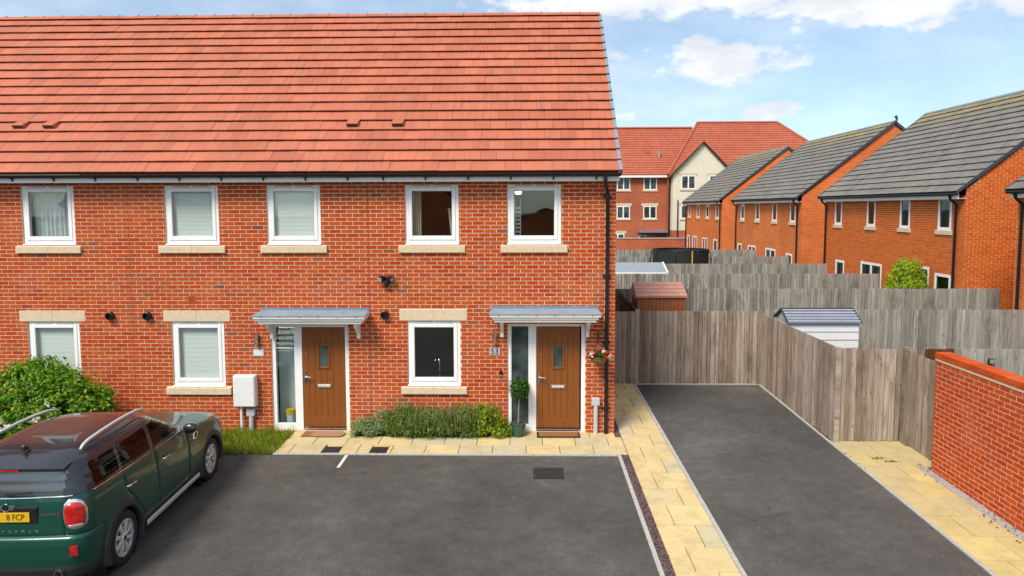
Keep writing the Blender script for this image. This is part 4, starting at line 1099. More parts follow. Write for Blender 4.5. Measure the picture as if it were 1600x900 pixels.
MB().box(WX + 0.0, WX + 0.216, WY0, WY1 - 0.01, WH + 0.012, WH + 0.10).build('coping_bed', 'mortar', gw)
while y > WY0:
    obj('coping_brick', cm, None, gw, (WX + 0.108, y, WH + 0.013)); y -= 0.073

# ------------------------------------------------------------------ sheds and trampoline
t = thing('shed', 'brown plastic garden shed with pinkish roof behind the driveway fence', 'shed', (3.5, 5.6, 0.06), 'garden sheds')
x0, x1, y0, y1, ze, zr = 2.86, 4.22, 5.15, 6.25, 1.97, 2.30
MB().box(x0 + 0.05, x1 - 0.04, y0 + 0.06, y1 - 0.06, 0.06, ze).build('wall', 'shed_brown', t)
for k in range(13): MB().box(x0 + 0.06 + k * 0.098, x0 + 0.145 + k * 0.098, y0 + 0.045, y0 + 0.0595, 0.08, ze - 0.02).build('wall_rib', 'shed_brown', t)
m = MB(); ym = (y0 + y1) / 2; m.add([(x0, y0, ze), (x1, y0, ze), (x1 - 0.06, ym, zr), (x0 + 0.02, ym, zr), (x1, y1, ze), (x0, y1, ze), (x0, y0, ze - 0.035), (x1, y0, ze - 0.035), (x1, y1, ze - 0.035), (x0, y1, ze - 0.035)],
        [(0, 1, 2, 3), (3, 2, 4, 5), (0, 3, 5), (1, 4, 2), (0, 6, 7, 1), (1, 7, 8, 4), (5, 9, 6, 0), (6, 9, 8, 7), (4, 8, 9, 5)]); rf = m.build('roof', 'shed_roof_pink', t)
for k in range(4):
    w0 = k / 4; w1 = w0 + 0.235; ya, yb = y0 + (ym - y0) * w0, y0 + (ym - y0) * w1; za, zb = ze + (zr - ze) * w0, ze + (zr - ze) * w1
    m = MB(); m.prism([(ya - 0.004, za + 0.004), (ya - 0.004, za + 0.018), (yb, zb + 0.006), (yb, zb + 0.002)], x0 + 0.008, x1 - 0.012 - 0.06 * w0); m.build('shingle_course', 'shed_roof_pink', rf)
t = thing('shed', 'white metal garden shed with ribbed blue-grey roof behind the driveway fence', 'shed', (6.6, 2.7, 0.06), 'garden sheds')
x0, x1, y0, y1, ze, zr = 5.78, 7.40, 2.32, 3.22, 1.74, 1.99; ym = (y0 + y1) / 2
MB().box(x0 + 0.045, x1 - 0.045, y0 + 0.05, y1 - 0.05, 0.06, ze - 0.01).build('wall', 'shed_trim', t)
for k in range(9): m = MB(); zz = 0.10 + k * 0.18; m.prism([(y0 + 0.03, zz), (y0 + 0.045, zz + 0.165), (y0 + 0.0495, zz + 0.165), (y0 + 0.0495, zz)], x0 + 0.05, x1 - 0.05); m.build('cladding_panel', 'shed_white', t)
m = MB(); m.add([(x0 + 0.045, y0 + 0.05, ze), (x0 + 0.045, y1 - 0.05, ze), (x0 + 0.045, ym, zr - 0.02)], [(0, 1, 2)]); m.build('gable', 'shed_trim', t)
m = MB(); m.add([(x0, y0, ze), (x1, y0, ze), (x1, ym, zr), (x0, ym, zr), (x1, y1, ze), (x0, y1, ze)], [(0, 1, 2, 3), (3, 2, 4, 5)]); o = m.build('roof', 'shed_roof_blue', t)
so = o.modifiers.new('thick', 'SOLIDIFY'); so.thickness = 0.012
for k in range(5):
    w = 0.10 + k * 0.2; ya, za = y0 + (ym - y0) * w, ze + (zr - ze) * w
    MB().box(x0 + 0.01, x1 - 0.01, ya - 0.010, ya + 0.012, za + 0.006, za + 0.022).build('roof_rib', 'shed_trim', o)
for (xa) in (x0, x1):
    m = MB(); m.tube([(xa, y0 - 0.01, ze + 0.0), (xa, ym, zr + 0.012), (xa, y1 + 0.01, ze)], 0.016, 6); m.build('verge_trim', 'iron_cover', o)
MB().tube([(x0, y0 - 0.006, ze - 0.003), (x1, y0 - 0.006, ze - 0.003)], 0.014, 6).build('eaves_trim', 'shed_roof_blue', o)
MB().tube([(x0, ym, zr + 0.012), (x1, ym, zr + 0.012)], 0.014, 6).build('ridge_trim', 'iron_cover', o)
t = thing('shed', 'low shed with pale grey sheet roof and white edge trim', 'shed', (4.0, 14, 0.06), 'garden sheds')
x0, x1, y0, y1 = 2.78, 5.36, 13.5, 14.5
MB().box(x0 + 0.06, x1 - 0.08, y0 + 0.06, y1 - 0.05, 0.06, 1.76).build('wall', 'shed_trim', t)
m = MB(); m.add([(x0, y0, 1.82), (x1, y0, 1.82), (x1, y1, 2.13), (x0, y1, 2.13)], [(0, 1, 2, 3)]); o = m.build('roof', 'roof_sheet_grey', t); so = o.modifiers.new('thick', 'SOLIDIFY'); so.thickness = 0.03
MB().box(x0, x1 + 0.02, y0 - 0.03, y0 - 0.001, 1.76, 1.835).build('edge_trim', 'fascia_white', t)
m = MB(); m.prism([(y0 - 0.03, 1.76), (y0 - 0.03, 1.835), (y1, 2.155), (y1, 2.07)], x1 + 0.001, x1 + 0.055); m.build('edge_trim', 'fascia_white', t)
# trampoline with black safety net
t = thing('trampoline', 'round trampoline with black safety net behind the grey fence', 'trampoline', (7.16, 19.4, 0.06))
cx, cy, rr = 7.16, 19.4, 1.27
m = MB(); n = 48
for k in range(n):
    w = 2 * math.pi * k / n; m.v += [(cx + rr * math.cos(w), cy + rr * math.sin(w), 0.9), (cx + rr * math.cos(w), cy + rr * math.sin(w), 2.33)]
for k in range(n):
    a = 2 * k; b = 2 * ((k + 1) % n); m.f.append((a, b, b + 1, a + 1))
m.build('safety_net', 'net_black', t)
for (z, r_, q) in ((0.85, rr + 0.12, 0.05), (2.35, rr, 0.02)):
    m = MB(); m.tube([(cx + r_ * math.cos(2 * math.pi * k / 40), cy + r_ * math.sin(2 * math.pi * k / 40), z) for k in range(40)], q, 8, closed=True); m.build('ring', 'black_plastic', t, smooth=True)
for k in range(8):
    w = 2 * math.pi * (k + 0.5) / 8; c, s_ = math.cos(w), math.sin(w)
    m = MB(); m.tube([(cx + (rr + .14) * c, cy + (rr + .14) * s_, 0.06), (cx + (rr + .16) * c, cy + (rr + .16) * s_, 1.6), (cx + (rr + .08) * c, cy + (rr + .08) * s_, 2.2), (cx + rr * c, cy + rr * s_, 2.38)], 0.022, 8); m.build('pole', 'black_plastic', t, smooth=True)
MB().box(cx + 0.22, cx + 0.27, cy - rr - 0.035, cy - rr - 0.012, 1.75, 2.35).build('strap', 'strap_yellow', t)
MB().lathe([(0, 0.9), (rr, 0.9)], (cx, cy, 0), 'z', 40, caps=False).build('jumping_mat', 'net_black', t)

# ------------------------------------------------------------------ orange-brick houses with grey roofs
def side_window(parent, xf, y0, y1, z0, z1, mull=False, curtain=0.0):
    """window in a wall that faces -x"""
    m = MB(); t = 0.095; a, b = xf - 0.012, xf + 0.06
    m.box(a, b, y0, y0 + t, z0, z1); m.box(a, b, y1 - t, y1, z0, z1); m.box(a, b, y0 + t, y1 - t, z0, z0 + t); m.box(a, b, y0 + t, y1 - t, z1 - t, z1)
    if mull: ym = (y0 + y1) / 2; m.box(a, b, ym - 0.05, ym + 0.05, z0 + t, z1 - t)
    w = m.build('window', 'upvc', parent, bevel=0.006)
    MB().box(xf + 0.010, xf + 0.02, y0 + t - 0.004, y1 - t + 0.004, z0 + t - 0.004, z1 - t + 0.004).build('pane', 'glass_dark', w)
    if curtain: MB().box(xf + 0.07, xf + 0.08, y0 + t, y0 + t + (y1 - y0 - 2 * t) * curtain, z0 + t, z1 - t).build('blind_and_sky_sheen', 'blind_and_sky_sheen', w)  # pale sheet standing in for the sky reflected in the pane
    return w
def orange_house(label, Y0, Y1, X0, bricks, win_y, low, gable_bricks=True, ridge=8.25, name='semi_detached_house', ze=4.72):
    XR_ = X0 + 8.4; XM = X0 + 4.2; zr = ridge
    t = thing(name, label, 'house', (XM, (Y0 + Y1) / 2, 0.06), 'orange brick houses with grey roofs')
    ops = [(a, b, 3.56, 4.585) for (a, b) in win_y] + [(a, b, c, d) for (a, b, c, d, mu) in low]
    tws = lambda u, v, w: (X0 - w, u, v)
    sm = 'mortar_orange' if bricks else 'brick_far_orange'
    wall = wall_sheet(Y0, Y1, 0.0, ze - 0.1, ops, tws, 0.1).build('wall', sm, t)
    if bricks:
        st = [(a - 0.08, b + 0.08, 3.42, 3.56) for (a, b) in win_y]
        brickwork(wall, brick_rects(Y0 + 0.002, Y1, 0.0, ze - 0.1, ops + st), tws, 0.0075, 'brick_orange_side', 0)
    pent = [(X0 + 0.004, 0.0), (XR_, 0.0), (XR_, ze + 0.10), (XM, zr - 0.12), (X0 + 0.004, ze + 0.10)]
    twg = lambda u, v, w: (u, Y0 - w, v)
    m = MB(); m.add([(a, Y0 + 0.002, z) for a, z in pent], [(0, 1, 2, 3, 4)]); gm = m.build('gable_wall', sm, t)
    if bricks:
        slope = (zr - ze) / 4.5
        brickwork(gm, brick_rects(X0 + 0.002, XR_, 0.0, zr - 0.15, (), lambda u, v: v < zr - 0.115 - abs(u - XM) * slope), lambda u, v, w: (u, Y0 + 0.002 - w, v), 0.0075, 'brick_orange_gable', 0)
    m = MB(); m.add([(a, Y1, z) for a, z in pent], [(4, 3, 2, 1, 0)]); m.build('end_wall', 'brick_far_orange', t)
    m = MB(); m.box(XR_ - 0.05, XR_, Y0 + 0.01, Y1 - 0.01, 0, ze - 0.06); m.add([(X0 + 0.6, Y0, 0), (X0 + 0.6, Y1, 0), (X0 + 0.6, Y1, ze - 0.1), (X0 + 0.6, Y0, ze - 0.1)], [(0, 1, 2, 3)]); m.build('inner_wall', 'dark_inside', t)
    # grey roof in real courses
    th = math.atan2(zr - ze, 4.2 + 0.30); L = math.hypot(zr - ze, 4.5); n = 16
    r = MB(); r.add([(X0 - 0.28, Y0 - 0.06, ze - 0.02), (X0 - 0.28, Y1 + 0.06, ze - 0.02), (XM, Y1 + 0.06, zr - 0.04), (XM, Y0 - 0.06, zr - 0.04), (XR_ + 0.28, Y1 + 0.06, ze - 0.02), (XR_ + 0.28, Y0 - 0.06, ze - 0.02)], [(0, 1, 2, 3), (3, 2, 4, 5)])
    roof = r.build('roof', 'tile_grey', t)
    for i in range(n):
        w0, w1 = i / n, (i + 1.08) / n; w1 = min(w1, 1.0)
        xa, za, xb, zb = X0 - 0.30 + 4.5 * w0, ze + (zr - ze) * w0, X0 - 0.30 + 4.5 * w1, ze + (zr - ze) * w1
        nx, nz = -math.sin(th), math.cos(th)
        m = MB(); pr = [(xa + 0.012 + nx * 0.024, za + 0.01 + nz * 0.024), (xa + nx * 0.032, za + nz * 0.032), (xa + nx * 0.056, za + nz * 0.056), (xb + nx * 0.012, zb + nz * 0.012), (xb - nx * 0.004, zb - nz * 0.004)]
        yy = Y0 - 0.05; c = 0
        while yy < Y1 + 0.05:
            step = 0.30 if (c or i % 2) else 0.15; ye = min(yy + step, Y1 + 0.05); d = random.uniform(-0.003, 0.003)
            m.prism([(p, q + d) for p, q in pr], yy + 0.003, ye - 0.003, 'y'); yy = ye; c += 1
        stuff(m.build('tile_course', 'tile_grey', roof))
    m = MB(); m.tube([(XM, Y0 - 0.07, zr - 0.01), (XM, Y1 + 0.07, zr - 0.01)], 0.085, 10); m.build('ridge_tiles', 'verge_grey', roof, smooth=True)
    for yy in (Y0 - 0.075, Y1 + 0.045):
        m = MB(); dz = 0.16
        m.add([(X0 - 0.31, yy, ze - 0.05), (X0 - 0.31, yy, ze + 0.055), (XM, yy, zr + 0.065), (XR_ + 0.31, yy, ze + 0.055), (XR_ + 0.31, yy, ze - 0.07), (XM, yy, zr - 0.10),
               (X0 - 0.31, yy + 0.035, ze - 0.05), (X0 - 0.31, yy + 0.035, ze + 0.055), (XM, yy + 0.035, zr + 0.065), (XR_ + 0.31, yy + 0.035, ze + 0.055), (XR_ + 0.31, yy + 0.035, ze - 0.07), (XM, yy + 0.035, zr - 0.10)],
              [(0, 1, 2, 5), (5, 2, 3, 4), (6, 11, 8, 7), (11, 10, 9, 8), (0, 6, 7, 1), (1, 7, 8, 2), (2, 8, 9, 3), (3, 9, 10, 4), (0, 5, 11, 6), (5, 4, 10, 11)])
        m.build('verge', 'lead' if False else 'verge_dark', roof)
    MB().box(X0 - 0.235, X0 - 0.21, Y0, Y1, ze - 0.20, ze - 0.03).build('fascia', 'fascia_white', t); MB().box(X0 - 0.209, X0 + 0.01, Y0, Y1, ze - 0.19, ze - 0.178).build('soffit', 'fascia_white', t)
    MB().tube([(X0 - 0.29, Y0 - 0.04, ze - 0.045), (X0 - 0.29, Y1 + 0.04, ze - 0.045)], 0.045, 8).build('gutter', 'black_plastic', t, smooth=True)
    for yy in (Y0 + 0.35, Y1 - 0.25):
        MB().tube([(X0 - 0.28, yy, ze - 0.08), (X0 - 0.25, yy, ze - 0.2), (X0 - 0.07, yy, ze - 0.36), (X0 - 0.07, yy, 0.1)], 0.042, 8).build('downpipe', 'black_plastic', t, smooth=True)
    for (a, b) in win_y:
        side_window(t, X0, a, b, 3.56, 4.585, curtain=random.choice((0, 0.45, 1.0, 1.0, 1.0)))  # mostly full width, giving panes the pale tone of reflected sky
        MB().box(X0 - 0.05, X0 + 0.02, a - 0.08, b + 0.08, 3.425, 3.558).build('stone_sill', 'stone', t, bevel=0.005)
    for (a, b, c, d, mu) in low: side_window(t, X0, a, b, c, d, mu, random.choice((0, 0.3, 1.0)))
    return t
F = 13.0
orange_house('orange brick house with a bright conifer before its downstairs windows', 7.9, 17.6, F, True,
             [(8.55, 9.25), (10.85, 11.5), (13.2, 13.85), (15.95, 16.6)], [(15.6, 16.4, 0.6, 2.1, False), (12.6, 14.2, 0.25, 2.2, True), (9.6, 11.6, 0.25, 2.35, True), (8.45, 9.3, 0.9, 2.2, False)])
orange_house('orange brick house with finial on its ridge, between the conifer house and the flats', 20.2, 30.5, F, False,
             [(20.9, 21.6), (23.4, 24.1), (26.1, 26.8), (28.8, 29.5)], [(21.2, 22.0, 0.3, 2.0, False), (23.5, 25.0, 0.2, 2.1, True), (26.6, 28.0, 0.6, 2.1, True), (29.2, 30.0, 0.7, 2.1, False)])
orange_house('orange brick house of the grey-roofed row nearest the flats', 33.5, 44.0, F, False,
             [(34.3, 35.1), (36.9, 37.7), (39.6, 40.4), (42.4, 43.1)], [(34.6, 35.6, 0.5, 2.1, False), (37.2, 38.6, 0.5, 2.1, True), (40.2, 41.6, 0.5, 2.1, True), (42.6, 43.4, 0.6, 2.1, False)])
orange_house('orange brick house cut off beside the conifer house, with black corner downpipe', -4.5, 5.7, F, False,
             [(4.2, 4.9), (1.8, 2.5)], [(3.4, 5.0, 0.3, 2.2, True)])
hb = [o for o in COL.objects if o.name.startswith('semi_detached_house') and 'finial' in o['label']][0]
m = MB(); m.tube([(17.2, 20.1, 8.2), (17.25, 20.1, 8.42)], 0.05, 8); m.lathe([(0.0, 0.36), (0.06, 0.31), (0.07, 0.26), (0.04, 0.2)], (17.2, 20.1, 8.2), 'z', 10, caps=False); m.build('ridge_finial', 'verge_dark', hb)

# ------------------------------------------------------------------ flats
fb = thing('apartment_block', 'three-storey block of flats with red roof and cream rendered gable', 'flats', (14, 56, 0.06))
YF, ZE = 53.0, 7.35
MB().box(-8.0, 13.2, YF, YF + 10, 0, ZE).build('wall', 'brick_far_red', fb)
MB().box(24.0, 30.0, YF + 0.8, YF + 11, 0, ZE).build('wing_wall', 'brick_far_red', fb)
MB().box(13.201, 13.44, YF - 0.6, YF + 10.5, 0, ZE).build('corner_wall', 'brick_far_red', fb)
def front_window(parent, xc, zc, w, h, y, mull=True):
    m = MB(); t = 0.09; x0, x1, z0, z1 = xc - w / 2, xc + w / 2, zc - h / 2, zc + h / 2
    m.box(x0, x0 + t, y - 0.03, y + 0.05, z0, z1); m.box(x1 - t, x1, y - 0.03, y + 0.05, z0, z1); m.box(x0 + t, x1 - t, y - 0.03, y + 0.05, z0, z0 + t); m.box(x0 + t, x1 - t, y - 0.03, y + 0.05, z1 - t, z1)
    if mull: m.box(xc - 0.06, xc + 0.06, y - 0.03, y + 0.05, z0 + t, z1 - t)
    wd = m.build('window', 'upvc', parent)
    MB().box(x0 + t, x1 - t, y - 0.012, y - 0.004, z0 + t, z1 - t).build('pane', 'glass_obscure', wd)
    MB().box(x0 - 0.1, x1 + 0.1, y - 0.06, y - 0.005, z0 - 0.14, z0 - 0.005).build('sill', 'stone', wd)
    return wd
for (zc, lint) in ((6.55, False), (3.85, True), (1.25, True)):
    for xc in (5.8, 9.15, 11.65):
        if zc < 2 and xc > 11: continue
        if zc < 2 and xc > 9: xc = 8.65
        wd = front_window(fb, xc, zc, 1.25, 1.2, YF - 0.001)
        if lint: MB().box(xc - 0.8, xc + 0.8, YF - 0.03, YF - 0.004, zc + 0.605, zc + 0.85).build('lintel', 'stone', wd)
front_window(fb, 11.0, 1.2, 0.7, 1.0, YF - 0.001, False)
MB().box(12.3, 13.15, YF - 0.03, YF + 0.02, 0, 1.85).build('door', 'door_red_brown', fb); MB().box(10.5, 13.19, YF - 0.8, YF - 0.002, 1.95, 2.12).build('door_hood', 'lead', fb)
# cream gable projecting to the front
GX0, GX1, GY, GP = 13.45, 18.85, YF - 1.6, 10.15
m = MB(); gxm = (GX0 + GX1) / 2
m.prism([(GX0, 2.2), (GX1, 2.2), (GX1, ZE), (gxm, GP), (GX0, ZE)], GY, YF + 4, 'y'); m.build('cream_gable', 'render_cream', fb)
MB().box(GX0 + 0.001, GX1 - 0.001, GY + 0.002, YF + 3.5, 0, 2.199).build('gable_base', 'brick_far_red', fb)
m = MB()
for (xa, xb) in ((GX0 - 0.3, gxm), (GX1 + 0.3, gxm)):
    za = ZE - 0.28
    m.add([(xa, GY - 0.2, za), (xb, GY - 0.2, GP + 0.02), (xb, YF + 6, GP + 0.02), (xa, YF + 6, za), (xa, GY - 0.2, za + 0.14), (xb, GY - 0.2, GP + 0.18), (xb, YF + 6, GP + 0.18), (xa, YF + 6, za + 0.14)],
          [(0, 1, 2, 3), (4, 7, 6, 5), (0, 4, 5, 1), (0, 3, 7, 4)])
m.build('gable_roof', 'tile_red_far', fb)
m = MB(); m.tube([(GX0 - 0.3, GY - 0.21, ZE - 0.2), (gxm, GY - 0.21, GP + 0.1), (GX1 + 0.3, GY - 0.21, ZE - 0.2)], 0.10, 4); m.build('barge_board', 'twig', fb)
for (zc) in (6.6, 3.9):
    for xc in (14.85, 17.4):
        wd = front_window(fb, xc, zc, 1.3, 1.25, GY - 0.001)
        MB().box(xc - 0.8, xc + 0.8, GY - 0.03, GY - 0.004, zc + 0.63, zc + 0.86).build('lintel', 'stone', wd)
front_window(fb, 15.3, 1.2, 1.3, 1.3, GY)
# roofs in stepped courses
def courses(parent, quad, n, mat, lift=0.05, name='tile_course'):
    """quad: eave left, eave right, top right, top left"""
    a, b, c, d = [Vector(q) for q in quad]
    nn = (b - a).cross(d - a).normalized()
    for i in range(n):
        w0, w1 = i / n, (i + 1) / n; p0, p1, q0, q1 = a.lerp(d, w0), b.lerp(c, w0), a.lerp(d, w1), b.lerp(c, w1)
        m = MB(); m.add([p0, p1, p1 + nn * lift, p0 + nn * lift, q1 + nn * 0.004, q0 + nn * 0.004], [(0, 1, 2, 3), (3, 2, 4, 5)]); stuff(m.build(name, mat, parent))
rf = MB(); rf.add([(-8, YF - 0.4, ZE - 0.05), (14, YF - 0.4, ZE - 0.05), (16.6, YF + 5.2, 12.15), (-8, YF + 5.2, 12.15), (-8, YF + 10.6, ZE), (14, YF + 10.6, ZE)], [(0, 1, 2, 3), (3, 2, 5, 4)]); roof = rf.build('roof', 'tile_red_far', fb)
courses(roof, [(-8, YF - 0.4, ZE), (13.9, YF - 0.4, ZE), (16.7, YF + 5.2, 12.2), (-8, YF + 5.2, 12.2)], 20, 'tile_red_far')
w = MB(); zw = 12.75; A, B, C_, D = (13.1, YF - 1.1, ZE - 0.1), (30.6, YF - 1.1, ZE - 0.1), (25.3, YF + 5.5, zw), (17.3, YF + 5.5, zw)
w.add([A, B, C_, D, (30.6, YF + 12, ZE), (13.1, YF + 12, ZE)], [(0, 1, 2, 3), (1, 4, 2), (2, 4, 5, 3), (3, 5, 0)]); wr = w.build('wing_roof', 'tile_red_far', fb)
courses(wr, [(A[0], A[1], A[2] + 0.05), (B[0], B[1], B[2] + 0.05), (C_[0], C_[1], zw + 0.05), (D[0], D[1], zw + 0.05)], 22, 'tile_red_far')
for (p, q) in ((A, D), (D, C_), (C_, B), ((-8, YF + 5.2, 12.2), (16.7, YF + 5.2, 12.2))):
    m = MB(); m.tube([(p[0], p[1], p[2] + 0.1), (q[0], q[1], q[2] + 0.1)], 0.13, 6); m.build('ridge_tiles', 'tile_red_far', wr)
MB().box(-8, 13.3, YF - 0.45, YF - 0.4, ZE - 0.25, ZE - 0.05).build('fascia', 'fascia_white', fb)
MB().tube([(13.3, YF - 0.7, ZE - 0.1), (13.3, YF - 0.7, 0)], 0.07, 6).build('downpipe', 'black_plastic', fb); MB().tube([(13.9, GY - 0.1, 5.0), (13.9, GY - 0.1, 0)], 0.05, 6).build('downpipe', 'black_plastic', fb)
MB().tube([(12.75, YF + 1.5, 9.0), (12.75, YF + 1.5, 9.9)], 0.1, 8).build('roof_vent_pipe', 'vent_grey', roof)
MB().box(11.6, 11.9, YF + 1.9, YF + 2.2, 9.4, 9.7).build('vent_tile', 'shed_brown', roof)
lw = thing('garden_wall', 'low red brick wall in front of the flats', 'wall', (9, 44, 0)); MB().box(2, 13.0, 44.0, 44.25, 0, 1.75).build('body', 'brick_far_red', lw); MB().box(2, 13.0, 43.96, 44.29, 1.751, 1.83).build('coping', 'concrete_edge', lw)
# houses across the road, behind the camera, which show in the window panes
orange_house('brick house across the road whose gable shows in the upstairs window reflections', -46.5, -37.5, -13.5, False, [], [], name='opposite_house', ridge=8.4)
orange_house('brick house across the road, farther along, mirrored in the panes with blinds', -46.5, -37.5, -34.0, False, [], [], name='opposite_house', ridge=8.4)
orange_house('low brick house far across the road, its roof edge mirrored in the bathroom pane', -74.0, -62.0, -2.0, False, [], [], name='opposite_house', ridge=4.2, ze=2.6)

# ------------------------------------------------------------------ plants
RNG = np.random.default_rng(11)
def leaf_cloud(name, mat, parent, pts, nrm, size, aspect=0.5, jitter=0.7, upbias=0.0):
    """many small pointed leaves (folded quads) at the given points, loosely facing outward"""
    n = len(pts); pts = np.asarray(pts, float)
    d = np.asarray(nrm, float) + RNG.normal(0, jitter, (n, 3)); d[:, 2] += upbias
    d /= np.linalg.norm(d, axis=1)[:, None] + 1e-9
    a = np.cross(d, RNG.normal(0, 1, (n, 3))); a /= np.linalg.norm(a, axis=1)[:, None] + 1e-9
    b = np.cross(d, a)
    s = size * RNG.uniform(0.6, 1.3, (n, 1))
    v = np.empty((n, 4, 3)); v[:, 0] = pts - a * s; v[:, 1] = pts + b * s * aspect + d * s * 0.15; v[:, 2] = pts + a * s * 1.1 - d * s * 0.2; v[:, 3] = pts - b * s * aspect + d * s * 0.15
    me = bpy.data.meshes.new(name); me.vertices.add(n * 4); me.vertices.foreach_set('co', v.reshape(-1))
    me.loops.add(n * 4); me.loops.foreach_set('vertex_index', np.arange(n * 4, dtype=np.int32))
    me.polygons.add(n); me.polygons.foreach_set('loop_start', np.arange(0, n * 4, 4, dtype=np.int32)); me.polygons.foreach_set('loop_total', np.full(n, 4, np.int32))
    me.update(calc_edges=True)
    return obj(name, me, mat, parent)
def blades(name, mat, parent, base, tip, width):
    """upright blades or shoots as bent triangles pairs"""
    base = np.asarray(base, float); tip = np.asarray(tip, float); n = len(base)
    dirv = tip - base; side = np.cross(dirv, RNG.normal(0, 1, (n, 3))); side /= np.linalg.norm(side, axis=1)[:, None] + 1e-9
    w = width * RNG.uniform(0.6, 1.3, (n, 1)); mid = base + dirv * 0.55 - np.array([0, 0, 1]) * 0.0
    mid[:, 2] += 0.12 * np.linalg.norm(dirv[:, :2], axis=1)
    v = np.empty((n, 5, 3)); v[:, 0] = base - side * w; v[:, 1] = base + side * w; v[:, 2] = mid + side * w * 0.8; v[:, 3] = mid - side * w * 0.8; v[:, 4] = tip
    me = bpy.data.meshes.new(name); me.vertices.add(n * 5); me.vertices.foreach_set('co', v.reshape(-1))
    idx = np.arange(n)[:, None] * 5
    loops = np.concatenate([idx + np.array([[0, 1, 2, 3]]), idx + np.array([[3, 2, 4]])], axis=1).reshape(-1)
    me.loops.add(n * 7); me.loops.foreach_set('vertex_index', loops.astype(np.int32))
    st = np.stack([np.arange(n) * 7, np.arange(n) * 7 + 4], 1).reshape(-1); tt = np.tile([4, 3], n)
    me.polygons.add(2 * n); me.polygons.foreach_set('loop_start', st.astype(np.int32)); me.polygons.foreach_set('loop_total', tt.astype(np.int32))
    me.update(calc_edges=True)
    return obj(name, me, mat, parent)
def clump_points(center, radii, n_clump, per, spread, bottom=-1.0, power=0.45):
    """leaf positions gathered in clumps through an ellipsoid, denser towards its skin"""
    P, Nn = [], []
    c = np.array(center); r = np.array(radii)
    k = 0
    while k < n_clump:
        d = RNG.normal(0, 1, 3); d /= np.linalg.norm(d)
        if d[2] < bottom: continue
        rad = RNG.uniform(0.35, 1.0) ** power * RNG.uniform(0.86, 1.08)
        q = c + d * r * rad
        pp = q + RNG.normal(0, 1, (per, 3)) * spread
        P.append(pp); Nn.append(np.tile(d + np.array([0, -0.2, 0.5]), (per, 1))); k += 1
    return np.concatenate(P), np.concatenate(Nn)
def stems(parent, name, base, tips, r, mat='twig'):
    m = MB(); b = Vector(base)
    for t in tips:
        t = Vector(t); mid = b.lerp(t, 0.5) + Vector((random.uniform(-.05, .05), random.uniform(-.05, .05), 0.05)); m.tube([b + Vector((random.uniform(-.08, .08), random.uniform(-.05, .05), 0)), mid, t], [r, r * 0.7, r * 0.35], 5)
    return m.build(name, mat, parent)
# big flowering shrub before the left house
t = thing('flowering_shrub', 'big light green shrub with white flower heads before the left house', 'shrub', (-9.0, -0.75, 0))
P, Nn = [], []
for (c, r, nc) in (((-9.15, -0.75, 0.65), (1.15, 0.62, 0.80), 360), ((-9.55, -0.9, 0.40), (0.9, 0.7, 0.75), 230), ((-8.55, -0.75, 0.55), (0.80, 0.6, 0.74), 220), ((-8.0, -0.65, 0.68), (0.42, 0.35, 0.46), 80),
                   ((-8.95, -0.6, 1.24), (0.52, 0.35, 0.32), 90), ((-8.5, -0.6, 1.05), (0.45, 0.3, 0.28), 60), ((-10.4, -0.9, 0.45), (0.9, 0.7, 0.75), 160)):
    p, q = clump_points(c, r, nc, 26, 0.055, -0.7); P.append(p); Nn.append(q)
for _ in range(60):      # shoots that break the outline
    b = np.array([RNG.uniform(-10, -7.95), RNG.uniform(-1.1, -0.4), RNG.uniform(0.90, 1.28)]); b[2] -= 0.45 * abs(b[0] + 9.1) ** 1.6 * 0.5
    l = RNG.uniform(0.12, 0.3); k = np.linspace(0, 1, 9)[:, None]
    p = b + k * np.array([RNG.normal(0, 0.1), RNG.normal(0, 0.1), l]) + RNG.normal(0, 0.015, (9, 3)); P.append(p); Nn.append(np.tile([0, -.3, .8], (9, 1)))
P = np.concatenate(P); Nn = np.concatenate(Nn); ok = P[:, 1] < -0.03
leaf_cloud('foliage', 'leaf_shrub', t, P[ok], Nn[ok], 0.038, 0.5)
stems(t, 'branches', (-9.1, -0.7, -0.03), [(-9.1 + random.uniform(-1.0, 1.0), -0.75 + random.uniform(-.4, .3), random.uniform(0.5, 1.0)) for _ in range(22)], 0.018)
spots = [(-8.43, 0.80), (-9.09, 0.56), (-8.98, 0.50), (-9.10, 0.44), (-8.72, 0.38), (-8.06, 0.50), (-9.55, 0.45), (-9.72, 0.72), (-8.50, 0.60), (-8.56, 0.56), (-8.98, 0.16), (-9.58, 0.05), (-9.36, 0.83), (-9.9, 0.3)]
for (x, z) in spots:
    n = 34; p = np.array([x, -1.50 + 0.12 * abs(x + 9) + (z - .4) * 0.55, z + 0.06]) + RNG.normal(0, 1, (n, 3)) * np.array([0.030, 0.02, 0.016])
    leaf_cloud('flower_head', 'petal_white', t, p, np.tile([0, -.6, .8], (n, 1)), 0.017, 0.8)
